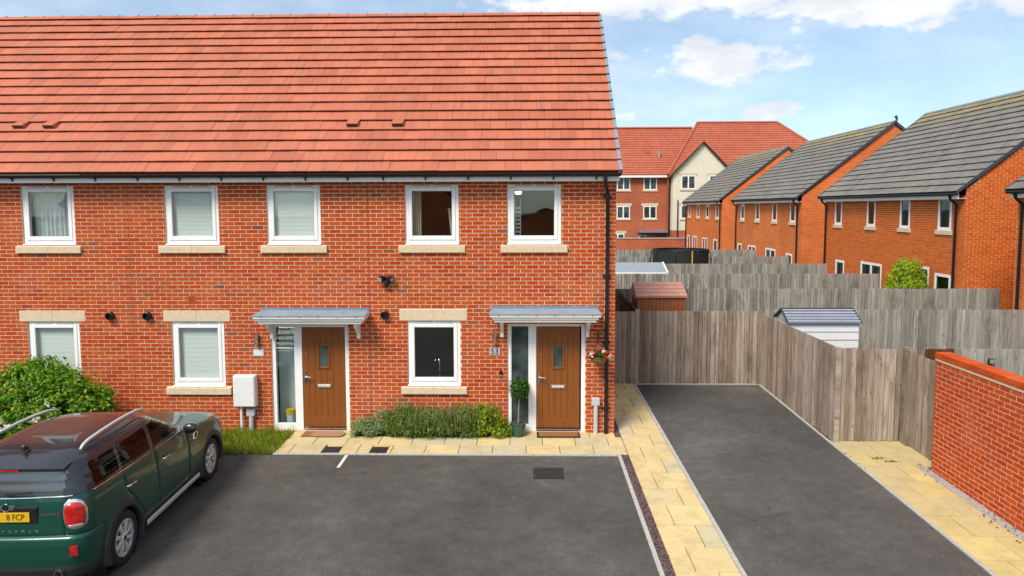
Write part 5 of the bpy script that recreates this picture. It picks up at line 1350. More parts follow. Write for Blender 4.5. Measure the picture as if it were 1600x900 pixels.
# plant bed under the kitchen window
struct(sheet('planting_bed', -3.265, -0.335, -0.265, -0.01, 0.012, 'soil'))
def bush(name, label, cx, cy, rx, ry, h, mat, n, leaf, shoots=0, shoot_mat=None, group='plants in the bed'):
    t = thing(name, label, 'plant', (cx, cy, 0), group)
    p, q = clump_points((cx, cy, h * 0.38), (rx, ry, h * 0.58), n, 20, 0.035, -0.6)
    ok = (p[:, 1] < -0.012) & (p[:, 2] > 0.0)
    leaf_cloud('foliage', mat, t, p[ok], q[ok], leaf, 0.36)
    stems(t, 'stems', (cx, cy, 0), [(cx + random.uniform(-rx, rx) * .7, min(-0.04, cy + random.uniform(-ry, ry) * .7), h * random.uniform(0.4, 0.8)) for _ in range(12)], 0.008)
    if shoots:
        b = np.stack([RNG.uniform(cx - rx * .85, cx + rx * .85, shoots), RNG.uniform(cy - ry, min(cy + ry * .8, -0.03), shoots), RNG.uniform(h * 0.15, h * 0.6, shoots)], 1)
        tp = b + np.stack([RNG.normal(0, 0.06, shoots), RNG.normal(-0.02, 0.05, shoots), RNG.uniform(0.10, 0.24, shoots) * h / 0.55], 1); tp[:, 1] = np.minimum(tp[:, 1], -0.012)
        stuff(blades('shoots', mat, t, b, tp, 0.006))
        k = RNG.choice(shoots, shoots // 4, replace=False)
        b2 = tp[k]; t2 = b2 + np.stack([RNG.normal(0, 0.02, len(k)), RNG.normal(0, 0.02, len(k)), RNG.uniform(0.05, 0.12, len(k))], 1)
        if shoot_mat: stuff(blades('seed_heads', shoot_mat, t, b2, t2, 0.006))
    return t
bush('sage_plant', 'pale silvery sage plant at the oak-door end of the bed', -3.05, -0.22, 0.30, 0.20, 0.34, 'leaf_sage', 130, 0.024)
bush('sage_plant', 'taller pale sage sprig leaning against the brick beside the lavender', -2.72, -0.17, 0.22, 0.15, 0.52, 'leaf_sage', 90, 0.022)
bush('lavender_bush', 'dark green lavender bush beside the pale sage', -2.28, -0.22, 0.42, 0.24, 0.62, 'leaf_lavender', 230, 0.024, 900, 'seed_head')
bush('lavender_bush', 'dark green lavender bush in the middle of the bed under the window', -1.72, -0.24, 0.40, 0.26, 0.56, 'leaf_lavender', 220, 0.024, 800, 'seed_head')
bush('lavender_bush', 'dark green lavender bush beside the golden shrub', -1.20, -0.22, 0.36, 0.24, 0.62, 'leaf_lavender', 210, 0.024, 800, 'seed_head')
bush('golden_shrub', 'yellow-green variegated shrub in the bed near the door of 53', -0.78, -0.20, 0.34, 0.22, 0.66, 'leaf_gold', 130, 0.026, 160, 'seed_head')
bush('golden_shrub', 'low sprawling yellow-green shrub at the pot end of the bed', -0.47, -0.24, 0.20, 0.18, 0.34, 'leaf_gold', 70, 0.025)
# rough grass
struct(sheet('grass_patch', -13.0, -4.47, -1.19, -0.004, 0.006, 'soil'))
n = 16000
b = np.stack([RNG.uniform(-11, -4.44, n), RNG.uniform(-1.20, -0.02, n), np.zeros(n)], 1); b[:, 2] = 0.018 * b[:, 1]
h = RNG.uniform(0.05, 0.20, n) * (0.7 + 0.5 * np.sin(b[:, 0] * 5.3 + 1.3 * np.sin(b[:, 1] * 7)) ** 2)
tp = b + np.stack([RNG.normal(0, 0.05, n), RNG.normal(-0.015, 0.045, n), h], 1)
g = blades('grass', 'grass', None, b, tp, 0.0048); g['kind'] = 'stuff'; g['label'] = 'rough yellow-green grass strip below the white meter box'; g['category'] = 'grass'
tag(g, g['label'], 'grass', kind='stuff')
# weeds on the side path
for (x, y, lab) in ((6.02, -1.28, 'small weed tuft between slabs of the yellow path, close to the gate'), (6.18, -1.42, 'small weed tuft in a slab joint of the yellow path near the brick wall')):
    t = thing('weed', lab, 'weed', (x, y, gz(y)))
    p = np.array([x, y, gz(y) + 0.03]) + RNG.normal(0, 1, (60, 3)) * np.array([0.06, 0.02, 0.008]); leaf_cloud('leaves', 'grass', t, p, np.tile([0, 0, 1], (60, 1)), 0.016, 0.5)
# bay tree in a green pot
t = thing('bay_tree', 'clipped bay ball on a bare stem in a green glazed pot', 'potted tree', (-0.155, -0.20, 0.015))
prof = [(0.0, 0.0), (0.115, 0.0), (0.122, 0.02), (0.135, 0.17), (0.138, 0.215), (0.147, 0.222), (0.147, 0.252), (0.136, 0.256), (0.128, 0.235), (0.0, 0.228)]
MB().lathe(prof, (-0.155, -0.20, 0.018), 'z', 32, caps=False).build('pot', 'pot_green', t, smooth=True)
MB().lathe([(0.0, 0.236), (0.127, 0.236)], (-0.155, -0.20, 0.018), 'z', 20, caps=False).build('soil', 'soil', t)
MB().tube([(-0.155, -0.20, 0.25), (-0.150, -0.20, 0.5), (-0.138, -0.20, 0.75), (-0.135, -0.20, 1.0)], [0.016, 0.013, 0.012, 0.010], 8).build('trunk', 'stem', t, smooth=True)
p, q = clump_points((-0.135, -0.20, 0.925), (0.175, 0.165, 0.185), 210, 14, 0.022, -1.0, 0.3); leaf_cloud('crown', 'leaf_bay', t, p, q, 0.021, 0.45)
# hanging basket
t = thing('hanging_basket', 'hanging basket of red and white flowers beside the black downpipe', 'hanging basket', (1.36, -0.28, 1.42))
hx, hy, hz = 1.345, -0.27, 1.53
m = MB(); m.lathe([(0.03, -0.135), (0.09, -0.115), (0.14, -0.06), (0.16, 0.0), (0.0, 0.0)], (hx, hy, hz), 'z', 24, caps=False); m.build('coco_liner', 'coco', t, smooth=True)
m = MB()
for k in range(10):
    w = 2 * math.pi * k / 10; m.tube([(hx + 0.163 * math.cos(w), hy + 0.163 * math.sin(w), hz), (hx + 0.143 * math.cos(w), hy + 0.143 * math.sin(w), hz - 0.06), (hx + 0.03 * math.cos(w), hy + 0.03 * math.sin(w), hz - 0.138)], 0.003, 4)
m.tube([(hx + 0.163 * math.cos(2 * math.pi * k / 24), hy + 0.163 * math.sin(2 * math.pi * k / 24), hz) for k in range(24)], 0.004, 5, closed=True); m.build('wire_basket', 'iron_cover', t)
p, q = clump_points((hx, hy, hz + 0.05), (0.17, 0.16, 0.08), 60, 10, 0.025, -0.5); leaf_cloud('leaves', 'leaf_bay', t, p, q, 0.02, 0.6)
for (ax, ay, az_, mt) in ((-0.10, -0.10, 0.10, 'petal_red'), (0.09, -0.14, 0.03, 'petal_red'), (0.15, -0.05, 0.085, 'petal_red'), (0.07, -0.08, 0.12, 'petal_white'), (-0.15, -0.10, 0.07, 'petal_pink'), (0.19, -0.08, 0.03, 'petal_pink'), (0.20, -0.03, -0.02, 'petal_pink'), (-0.03, -0.02, 0.13, 'petal_red')):
    p = np.array([hx + ax, hy + ay, hz + az_]) + RNG.normal(0, 1, (22, 3)) * 0.019; leaf_cloud('flower', mt, t, p, np.tile([0, -.8, .5], (22, 1)), 0.021, 0.8)
m = MB(); m.tube([(hx, -0.012, 1.99), (hx, -0.012, 1.72)], 0.008, 6); m.tube([(hx, -0.012, 1.96), (hx, -0.12, 1.975), (hx, -0.27, 1.955), (hx, -0.285, 1.92), (hx, -0.27, 1.90)], 0.007, 6); m.tube([(hx, -0.012, 1.76), (hx, -0.09, 1.83), (hx, -0.10, 1.90), (hx, -0.2, 1.96)], 0.006, 6); m.build('bracket', 'iron_cover', t)
m = MB()
for k in range(3):
    w = 2 * math.pi * k / 3 + 0.5; m.tube([(hx + 0.16 * math.cos(w), hy + 0.16 * math.sin(w), hz), (hx, -0.27, 1.90)], 0.0025, 4)
m.build('chain', 'iron_cover', t)
# conifer before the first orange house
t = thing('conifer', 'bright lime-green conifer before the orange brick house', 'conifer', (12.2, 9.6, 0.06))
P, Nn = [], []
for k in range(900):
    zz = RNG.uniform(0.2, 2.30) if k > 60 else RNG.uniform(2.0, 2.42); rad = max(0.04, 0.72 * (1 - ((zz - 0.2) / 2.4) ** 3.0)) * RNG.uniform(0.55, 1.06); w = RNG.uniform(0, 6.283)
    c = np.array([12.35 + rad * np.cos(w), 9.7 + rad * np.sin(w), zz]); k_ = np.linspace(0, 1, 12)[:, None]
    up = np.array([0.10 * np.cos(w), 0.10 * np.sin(w), RNG.uniform(0.14, 0.3)]); P.append(c + k_ * up + RNG.normal(0, 0.028, (12, 3))); Nn.append(np.tile([np.cos(w), np.sin(w), 0.4], (12, 1)))
leaf_cloud('crown', 'leaf_conifer', t, np.concatenate(P), np.concatenate(Nn), 0.042, 0.35)
MB().tube([(12.35, 9.7, 0.0), (12.35, 9.7, 1.2), (12.35, 9.7, 2.2)], [0.08, 0.06, 0.02], 8).build('trunk', 'twig', t)

# ------------------------------------------------------------------ the parked car (local axes: x right, y forward, z up, origin on the ground under the rear axle)
car = thing('parked_car', 'dark green crossover car with black roof and silver roof rails', 'car', (-5.83, -4.86, gz(-4.86) + 0.002), local=True, rotz=R(2.4))
car.scale = (1.0, 0.97, 1.0)
car.rotation_euler[0] = math.atan(SLOPE)
WB, WR = 2.67, 0.338
def interp(tab, z):
    zs = [q[0] for q in tab]
    if z <= zs[0]: return tab[0][1:]
    for a, b in zip(tab, tab[1:]):
        if z <= b[0]:
            w = (z - a[0]) / (b[0] - a[0]); w = w * w * (3 - 2 * w) * 0.4 + w * 0.6
            return tuple(p + (q - p) * w for p, q in zip(a[1:], b[1:]))
    return tab[-1][1:]
#        z     half   rear   front  r_rear r_front
LOW = [(0.20, 0.800, -0.66, 3.34, 0.16, 0.34), (0.27, 0.862, -0.745, 3.42, 0.18, 0.36), (0.36, 0.892, -0.785, 3.46, 0.20, 0.38), (0.50, 0.902, -0.802, 3.475, 0.21, 0.40),
       (0.64, 0.908, -0.802, 3.47, 0.22, 0.42), (0.715, 0.908, -0.790, 3.465, 0.22, 0.42), (0.755, 0.906, -0.752, 3.455, 0.22, 0.42), (0.84, 0.901, -0.743, 3.42, 0.22, 0.44), (0.90, 0.896, -0.738, 3.33, 0.22, 0.46),
       (0.95, 0.891, -0.734, 3.14, 0.22, 0.50), (1.00, 0.885, -0.729, 2.80, 0.22, 0.50), (1.04, 0.879, -0.725, 2.45, 0.22, 0.45), (1.08, 0.872, -0.720, 2.12, 0.22, 0.40), (1.11, 0.866, -0.715, 1.95, 0.22, 0.36), (1.175, 0.850, -0.700, 1.70, 0.22, 0.3)]
TOP = [(1.04, 0.862, -0.715, 2.20, 0.24, 0.50), (1.12, 0.845, -0.702, 2.04, 0.24, 0.48), (1.22, 0.820, -0.680, 1.86, 0.24, 0.46), (1.33, 0.785, -0.648, 1.66, 0.24, 0.44), (1.44, 0.742, -0.612, 1.45, 0.24, 0.42), (1.51, 0.708, -0.588, 1.31, 0.24, 0.40)]
def outline(a, yr, yf, rr, rf, n_side, n_end, n_c):
    """closed plan outline, counter-clockwise from the rear middle, with a fixed count of points"""
    rf = min(rf, a * 0.95); rr = min(rr, a * 0.95); pts = []
    def arc(cx, cy, r, a0, n):
        for k in range(n): w = R(a0 + 90 * (k + 0.5) / n); pts.append((cx + r * math.cos(w), cy + r * math.sin(w)))
    def line(p, q, n):
        for k in range(n): w = (k + 0.5) / n; pts.append((p[0] + (q[0] - p[0]) * w, p[1] + (q[1] - p[1]) * w))
    line((0, yr), (a - rr, yr), n_end); arc(a - rr, yr + rr, rr, -90, n_c); line((a, yr + rr), (a, yf - rf), n_side); arc(a - rf, yf - rf, rf, 0, n_c)
    line((a - rf, yf), (-a + rf, yf), 2 * n_end); arc(-a + rf, yf - rf, rf, 90, n_c); line((-a, yf - rf), (-a, yr + rr), n_side); arc(-a + rr, yr + rr, rr, 180, n_c); line((-a + rr, yr), (0, yr), n_end)
    # slight plan bow so that sides and ends are never dead flat
    out = []
    L = (yf - yr)
    for (x, y) in pts:
        t_ = (y - (yr + yf) / 2) / (L / 2); bx = 1 - 0.035 * abs(t_) ** 2.6; by = 0.035 * (1 - (x / max(a, 0.01)) ** 2) * min(1.0, max(0.0, (a - 0.05) / 0.5))
        out.append((x * bx, y - by if t_ < 0 else y + by * 1.6))
    return out
class Skin:
    """closed grid of plan outlines stacked in z whose faces are dealt out to panels"""
    def __init__(s, levels, n_side=150, n_end=34, n_c=14):
        s.rows = []; 
        for lv in levels: s.rows.append([(x, y, lv[0]) for (x, y) in outline(*lv[1:], n_side, n_end, n_c)])
        s.n = len(s.rows[0])
    def panels(s, classify, dent=None):
        P = {}
        n = s.n; labels = {}
        for i in range(len(s.rows) - 1):
            for k in range(n):
                k2 = (k + 1) % n
                q = [s.rows[i][k], s.rows[i][k2], s.rows[i + 1][k2], s.rows[i + 1][k]]
                c = tuple(sum(v[j] for v in q) / 4 for j in range(3)); nm = classify(*c)
                labels[(i, k)] = nm
        # vertices that touch two different panels sink a little: the shut lines
        sunk = set()
        for (i, k), nm in labels.items():
            for (di, dk) in ((0, 1), (1, 0)):
                o = labels.get((i + di, (k + dk) % n))
                if o is not None and o != nm and nm and o and (nm in dent and o in dent):
                    if dk: sunk |= {(i, (k + 1) % n), (i + 1, (k + 1) % n)}
                    else: sunk |= {(i + 1, k), (i + 1, (k + 1) % n)}
        for (i, k), nm in labels.items():
            if nm is None: continue
            d = P.setdefault(nm, ({}, [], [])); ids = []
            for (a, b) in ((i, k), (i, (k + 1) % n), (i + 1, (k + 1) % n), (i + 1, k)):
                if (a, b) not in d[0]:
                    x, y, z = s.rows[a][b]
                    if (a, b) in sunk:
                        # sink towards the middle of the car
                        cx, cy = 0.0, min(max(y, 0.0), 2.6); l = math.hypot(x - cx, y - cy) or 1; x -= (x - cx) / l * 0.016; y -= (y - cy) / l * 0.016
                    d[0][(a, b)] = len(d[1]); d[1].append((x, y, z))
                ids.append(d[0][(a, b)])
            d[2].append(tuple(ids))
        return P
def zlist(a, b, st): 
    n = max(2, round((b - a) / st)); return [a + (b - a) * i / n for i in range(n + 1)]
lv = []
for z in zlist(0.20, 1.11, 0.0125) + zlist(1.11, 1.175, 0.008)[1:]: lv.append((z, *interp(LOW, z)))
last = lv[-1]
for k in range(1, 26):
    w = k / 25; lv.append((1.175 + 0.004 * w, last[1] * (1 - 0.9 * w), last[2] + 0.9 * w, last[3] - 0.9 * w, 0.2 * (1 - w) + .02, 0.3 * (1 - w) + .02))
lower = Skin(lv)
def belt(y): return 1.105 + 0.072 * min(1, max(0, (2.2 - y) / 2.6))
def wheel_hit(y, z, r): return math.hypot(y, z - WR) < r or math.hypot(y - WB, z - WR) < r
def cls_low(x, y, z):
    ax = abs(x)
    if ax > 0.55 and wheel_hit(y, z, 0.405) and z < 0.78: return None
    if z < 0.36 and y > -0.6: return 'sill_cladding'
    if z < 0.40 and y <= -0.6: return 'bumper_valance'
    if y < -0.45 and z < 0.745: return 'rear_bumper'
    side = ax > 0.80 or (y > -0.4 and y < 2.3)
    tail_edge = 0.63
    if y < -0.55 and ax < tail_edge and z >= 0.745: return 'tailgate'
    if z > 1.172: return 'deck'
    if side and y < 2.3:
        rear_edge = 0.08 + 0.40 * max(0, min(1, (0.95 - z) / 0.5))
        if z > 0.40 and rear_edge < y < 0.88: return 'rear_door_right' if x > 0 else 'rear_door_left'
        if z > 0.40 and 0.88 <= y < 1.84: return 'front_door_right' if x > 0 else 'front_door_left'
        if y <= rear_edge + 1e-6: return 'rear_quarter'
        if y < 2.3 and z > 0.40: return 'front_wing'
    if y > 1.9 and z > 0.925 and ax < 0.70: return 'bonnet'
    if y > 1.9 and z > 1.03: return 'bonnet'
    if y > 3.0 and z < 0.62: return 'front_bumper'
    return 'front_wing' if y > 1.8 else 'rear_quarter'
dent = {'tailgate', 'rear_bumper', 'rear_quarter', 'rear_door_right', 'rear_door_left', 'front_door_right', 'front_door_left', 'front_wing', 'bonnet', 'front_bumper'}
MATOF = {'sill_cladding': 'car_plastic', 'bumper_valance': 'car_plastic', 'deck': 'car_black'}
PART = {}
for nm, (_, vs, fs) in lower.panels(cls_low, dent).items():
    base = nm.replace('_right', '').replace('_left', '')
    m = MB(); m.v = vs; m.f = fs; o = m.build(base, MATOF.get(nm, 'car_green'), car, smooth='all'); PART[nm] = o
# greenhouse
lv = []
for z in zlist(1.06, 1.51, 0.011): lv.append((z, *interp(TOP, z)))
a, yr, yf, rr, rf = interp(TOP, 1.51)
for k in range(1, 27):
    w = k / 29; lv.append((1.51 + 0.098 * (1 - (1 - w) ** 2.3), a * (1 - w) ** 0.55 if w < 1 else 0.01, yr + 1.0 * (1 - (1 - w) ** 0.62), yf - 1.0 * (1 - (1 - w) ** 0.62), rr * (1 - w) + .004, rf * (1 - w) + .004))
upper = Skin(lv)
def cls_up(x, y, z):
    ax = abs(x); a_ = interp(TOP, min(z, 1.51))
    if z < belt(y) - 0.03: return None
    hi = 1.455
    if z > 1.49: return 'roof'
    if z < belt(y) + 0.012 or z > hi: return 'window_surround'
    front_y = a_[2]
    on_rear = y < a_[1] + 0.10 and ax < 0.60
    if on_rear: return 'rear_window' if z > 1.19 else 'window_surround'
    if y < a_[1] + 0.16: return 'window_surround'
    if ax > a_[0] * 0.86 and y < front_y - 0.16:
        lean = (z - 1.15) * 0.12
        lead = front_y - 0.20
        for (p, q, nm) in ((-0.45, 0.06, 'quarter_window'), (0.115, 0.82, 'rear_side_window'), (0.91, lead, 'front_side_window')):
            if p + lean < y < q + (lean if nm != 'front_side_window' else 0): return nm + ('_right' if x > 0 else '_left')
        return 'window_surround'
    if y > front_y - 0.55 and ax < a_[0] * 0.86: return 'windscreen'
    if y > front_y - 0.16 and ax < a_[0] * 0.9: return 'windscreen'
    return 'window_surround'
gd = {'roof', 'window_surround'}
for nm, (_, vs, fs) in upper.panels(cls_up, set()).items():
    base = nm.replace('_right', '').replace('_left', '')
    if base == 'roof':      # flat crown closing the top
        o_ = len(vs); vs = vs + list(upper.rows[-1]); fs = fs + [tuple(range(o_, o_ + upper.n))]
    m = MB(); m.v = vs; m.f = fs; gl = 'window' in base and base != 'window_surround' or base == 'windscreen'
    PART[nm] = m.build(base, ('glass_car_rear' if base == 'rear_window' else 'glass_car') if gl else 'car_black', car, smooth='all')
# dark cabin with seats
m = MB(); m.add([(x, y, 0.95) for (x, y) in ((-0.8, -0.6), (0.8, -0.6), (0.8, 2.0), (-0.8, 2.0))], [(0, 1, 2, 3)]); m.build('cabin_floor', 'dark_inside', car)
for sx in (-0.38, 0.38):
    for sy in (0.22, 1.02):
        m = MB(); m.box(sx - 0.24, sx + 0.24, sy - 0.08, sy + 0.06, 0.9, 1.24); s_ = m.build('seat_back', 'seat_cloth', car, bevel=0.05, bseg=3)
        MB().box(sx - 0.13, sx + 0.13, sy - 0.07, sy + 0.03, 1.26, 1.39).build('headrest', 'seat_cloth', s_, bevel=0.04, bseg=3)
MB().tube([(0.38 + 0.18 * math.cos(2 * math.pi * k / 24), 1.52 + 0.05 * math.sin(2 * math.pi * k / 24), 1.10 + 0.18 * math.sin(2 * math.pi * k / 24)) for k in range(24)], 0.016, 6, closed=True).build('steering_wheel', 'dark_rubber', car)
# underside and inner arches
MB().box(-0.80, 0.80, -0.60, 3.25, 0.19, 0.30).build('underbody', 'dark_inside', car)
for yy in (0, WB):
    MB().lathe([(0.43, -0.84), (0.43, 0.84)], (0, yy, WR), 'x', 40, caps=False).build('wheel_well', 'dark_inside', car)
# chrome belt line round the car
for sx in (1, -1):
    pts = []
    for k in range(61):
        y = -0.52 + 2.34 * k / 60; z = belt(y); a_ = interp(LOW, min(z, 1.17)); L_ = a_[2] - a_[1]; t_ = (y - (a_[1] + a_[2]) / 2) / (L_ / 2)
        hw = a_[0] * (1 - 0.035 * abs(t_) ** 2.6)
        rr = a_[3]
        if y < a_[1] + rr: hw = hw - rr + math.sqrt(max(0, rr * rr - (a_[1] + rr - y) ** 2))
        pts.append((sx * (hw + 0.004), y, z))
    MB().tube(pts, 0.0085, 6).build('belt_strip', 'chrome', car, smooth=True)
pts = []
for k in range(41):
    x = -0.70 + 1.40 * k / 40; z = 1.178 - 0.012 * (1 - abs(x) / 0.7); a_ = interp(LOW, 1.175); rr = a_[3]; w_ = a_[0]
    y = a_[1] - 0.035 * (1 - (x / w_) ** 2)
    if abs(x) > w_ - rr: y = a_[1] + rr - math.sqrt(max(0, rr * rr - (abs(x) - (w_ - rr)) ** 2))
    pts.append((x, y - 0.006, z))
MB().tube(pts, 0.0085, 6).build('belt_strip', 'chrome', car, smooth=True)
# roof spoiler
m = MB(); n = 28; top = []; 
for k in range(n + 1):
    u = -1 + 2 * k / n; x = 0.615 * u; c = 1 - 0.28 * abs(u) ** 5
    y_tip = -0.600 - 0.165 * c + 0.03 * u * u; z_tip = 1.510 - 0.03 * abs(u) ** 3; z_in = 1.568 - 0.050 * abs(u) ** 3
    m.v += [(x, -0.36, z_in + 0.012), (x * 1.0, (-0.36 + y_tip) / 2, (z_in + z_tip) / 2 + 0.016), (x, y_tip, z_tip + 0.006), (x, y_tip + 0.004, z_tip - 0.026), (x * 0.97, -0.52, 1.455)]
for k in range(n):
    for j in range(4): a = k * 5 + j; m.f.append((a, a + 1, a + 6, a + 5))
m.f.append(tuple(range(5))); m.f.append(tuple(n * 5 + j for j in range(5))[::-1])
m.build('spoiler', 'car_black', car, smooth=True, fixn=True)
MB().box(-0.17, 0.17, -0.777, -0.770, 1.494, 1.508).build('brake_light', 'lamp_red', car)
# roof rails
for sx in (1, -1):
    pts = [(sx * 0.597, -0.33, 1.580), (sx * 0.600, -0.28, 1.615), (sx * 0.602, -0.18, 1.640), (sx * 0.604, 0.1, 1.658), (sx * 0.604, 0.4, 1.667), (sx * 0.600, 0.75, 1.662), (sx * 0.592, 1.0, 1.643), (sx * 0.584, 1.16, 1.613), (sx * 0.580, 1.22, 1.580)]
    m = MB(); m.tube(pts, [0.014, 0.019, 0.020, 0.020, 0.020, 0.020, 0.020, 0.018, 0.012], 10); m.build('roof_rail', 'rail_silver', car, smooth=True)
m = MB(); m.prism([(-0.30, 1.60), (-0.43, 1.595), (-0.425, 1.655), (-0.41, 1.67), (-0.39, 1.655), (-0.33, 1.615)], -0.020, 0.020); m.build('shark_fin', 'car_black', car, bevel=0.008, bseg=2)
# wheel arches and wheels
for yy in (0, WB):
    for sx in (1, -1):
        m = MB(); n = 44; x_out = 0.912 if yy == 0 else 0.908
        for k in range(n + 1):
            w = R(-22 + 224 * k / n); c, s_ = math.cos(w), math.sin(w)
            for (r_, xx) in ((0.372, x_out - 0.055), (0.376, x_out - 0.004), (0.392, x_out + 0.002), (0.452, x_out - 0.008), (0.466, x_out - 0.030), (0.467, x_out - 0.11)):
                m.v.append((sx * xx, yy + r_ * c, max(0.19, WR + r_ * s_)))
        for k in range(n):
            for j in range(5): a = k * 6 + j; m.f.append((a, a + 1, a + 7, a + 6))
        m.build('wheel_arch', 'car_plastic', car, smooth=True, fixn=True)
TYR = [(0.215, -0.105), (0.235, -0.113), (0.30, -0.112), (0.326, -0.095), (0.336, -0.07), (0.338, 0.0), (0.336, 0.07), (0.326, 0.095), (0.30, 0.112), (0.235, 0.113), (0.215, 0.105)]
def make_wheel(yy, sx):
    cx = sx * 0.772
    tyre = MB().lathe([(r_, h_) for r_, h_ in TYR], (cx, yy, WR), 'x', 56, caps=False).build('wheel', 'tyre', car, smooth='all')
    xf = cx + sx * 0.10
    m = MB(); m.lathe([(0.214, sx * 0.012), (0.228, sx * 0.008), (0.229, -sx * 0.004), (0.205, -sx * 0.02), (0.200, -sx * 0.14)], (xf, yy, WR), 'x', 48, caps=False); m.build('rim', 'alloy', tyre, smooth=True)
    MB().lathe([(0.0, 0), (0.19, 0)], (xf - sx * 0.085, yy, WR), 'x', 32, caps=False).build('brake_disc', 'brake', tyre)
    sm = MB()
    for k in range(8):
        w = 2 * math.pi * (k + 0.5) / 8
        prof = [(0.045, 0.015), (0.09, 0.016), (0.14, 0.025), (0.18, 0.033), (0.214, 0.030)]
        front, back = [], []
        for (r_, hw) in prof:
            for q in (-1, 0, 1):
                ww = hw * q; c, s_ = math.cos(w), math.sin(w)
                d = 0.004 if q else 0.012
                front.append((xf + sx * (d - 0.012 + 0.010 * (1 - abs(r_ - 0.13) / 0.1)), yy + r_ * c - ww * s_, WR + r_ * s_ + ww * c))
        o0 = len(sm.v); sm.v += front; nb = len(front); sm.v += [(x - sx * 0.03, y, z) for (x, y, z) in front]
        for i in range(len(prof) - 1):
            for q in range(2): a = o0 + i * 3 + q; sm.f.append((a, a + 1, a + 4, a + 3))
            for q in (0, 2): a = o0 + i * 3 + q; sm.f.append((a, a + 3, a + 3 + nb, a + nb))
        sm.f.append((o0 + (len(prof) - 1) * 3, o0 + (len(prof) - 1) * 3 + 2, o0 + (len(prof) - 1) * 3 + 2 + nb, o0 + (len(prof) - 1) * 3 + nb))
    sm.build('spokes', 'alloy', tyre, smooth=True, fixn=True)
    MB().lathe([(0.062, -sx * 0.03), (0.062, -sx * 0.004), (0.05, sx * 0.006), (0.0, sx * 0.008)], (xf, yy, WR), 'x', 24, caps=False).build('hub', 'alloy', tyre, smooth=True)
    MB().lathe([(0.03, sx * 0.0085), (0.0, sx * 0.011)], (xf, yy, WR), 'x', 20, caps=False).build('hub_cap', 'black_plastic', tyre)
for yy in (0, WB):
    for sx in (1, -1): make_wheel(yy, sx)
for sx in (1, -1):
    m = MB(); m.prism([(sx * 0.885, 0.245), (sx * 0.912, 0.255), (sx * 0.914, 0.305), (sx * 0.89, 0.315)], 0.52, 2.15, 'y'); m.build('sill_trim', 'rail_silver', car, bevel=0.006)
    # door handles
    for (yh) in (0.20, 1.14):
        zh = 0.945; a_ = interp(LOW, zh)[0] + 0.0
        m = MB(); m.tube([(sx * (a_ - 0.012), yh - 0.095, zh), (sx * (a_ + 0.018), yh - 0.075, zh + 0.002), (sx * (a_ + 0.022), yh, zh + 0.004), (sx * (a_ + 0.018), yh + 0.075, zh + 0.002), (sx * (a_ - 0.012), yh + 0.095, zh)], 0.0125, 8)
        m.build('handle', 'chrome', PART[('rear' if yh < 0.8 else 'front') + '_door_' + ('right' if sx > 0 else 'left')], smooth=True)
    # mirrors
    m = MB(); m.lathe([(0.0, -0.09), (0.07, -0.085), (0.098, -0.03), (0.092, 0.05), (0.05, 0.10), (0.0, 0.115)], (0, 0, 0), 'y', 20, caps=False)
    m.v = [(sx * 0.99 + x * 1.05, 1.72 + y * 0.75, 1.155 + z * 0.78) for (x, y, z) in m.v]; mr_ = m.build('mirror', 'car_black', car, smooth='all', fixn=True)
    MB().box(sx * 0.83, sx * 0.93, 1.69, 1.75, 1.095, 1.13).build('mirror_arm', 'car_plastic', mr_, bevel=0.01)
    # side indicator badge on the front wing
    m = MB(); a_ = interp(LOW, 0.92)[0] - 0.004; m.prism([(2.01, 0.88), (2.13, 0.86), (2.17, 0.92), (2.14, 0.99), (2.04, 0.985)], sx * (a_ - 0.01), sx * (a_ + 0.010), 'x'); sb = m.build('wing_badge', 'chrome', car, bevel=0.006)
    MB().prism([(2.04, 0.90), (2.11, 0.885), (2.14, 0.925), (2.12, 0.965), (2.06, 0.965)], sx * (a_ + 0.0105), sx * (a_ + 0.013), 'x').build('badge_inlay', 'black_plastic', sb)
    # tail lamps wrapped round the corner
    def corner(z, s_):
        """point on the rear corner; s_ runs from the tailgate (0) to the side (1)"""
        a_, yr, yf, rr, rf = interp(LOW, z); L_ = yf - yr; path = []
        x0 = a_ - rr - 0.05
        arc_l = rr * math.pi / 2; tot = 0.05 + arc_l; d = s_ * (tot * 0.62)
        if d < 0.05: x, y, nx, ny = x0 + d, yr, 0, -1
        else: w = (d - 0.05) / rr; x, y, nx, ny = a_ - rr + rr * math.sin(w), yr + rr - rr * math.cos(w), math.sin(w), -math.cos(w)
        t_ = (y - (yr + yf) / 2) / (L_ / 2); x *= 1 - 0.035 * abs(t_) ** 2.6; y -= 0.035 * (1 - (x / a_) ** 2)
        return x, y, nx, ny
    def lamp(name, mat, s0, s1, z0, z1, off, parent, rad=0.35, nu=14, nv=18):
        m = MB()
        for j in range(nv + 1):
            v_ = -1 + 2 * j / nv
            for i in range(nu + 1):
                u_ = -1 + 2 * i / nu
                # squircle mapping gives the rounded outline
                uu = u_ * math.sqrt(max(0, 1 - rad * v_ * v_ * (1 if v_ > 0 else 0.55))); vv = v_ * math.sqrt(max(0, 1 - rad * u_ * u_))
                s_ = (s0 + s1) / 2 + (s1 - s0) / 2 * uu; z = (z0 + z1) / 2 + (z1 - z0) / 2 * vv
                x, y, nx, ny = corner(z, s_); e = max(abs(u_), abs(v_)); h_ = off * (1 - max(0, (e - 0.72) / 0.28) ** 2 * 0.9)
                m.v.append((sx * (x + nx * h_), y + ny * h_, z))
        for j in range(nv):
            for i in range(nu): a = j * (nu + 1) + i; m.f.append((a, a + 1, a + nu + 2, a + nu + 1))
        return m.build(name, mat, parent, smooth='all')
    bez = lamp('tail_lamp', 'chrome', 0.05, 1.08, 0.805, 1.140, 0.018, car, 0.45)
    lamp('lens', 'lamp_red', 0.12, 1.01, 0.825, 1.120, 0.034, bez, 0.45)
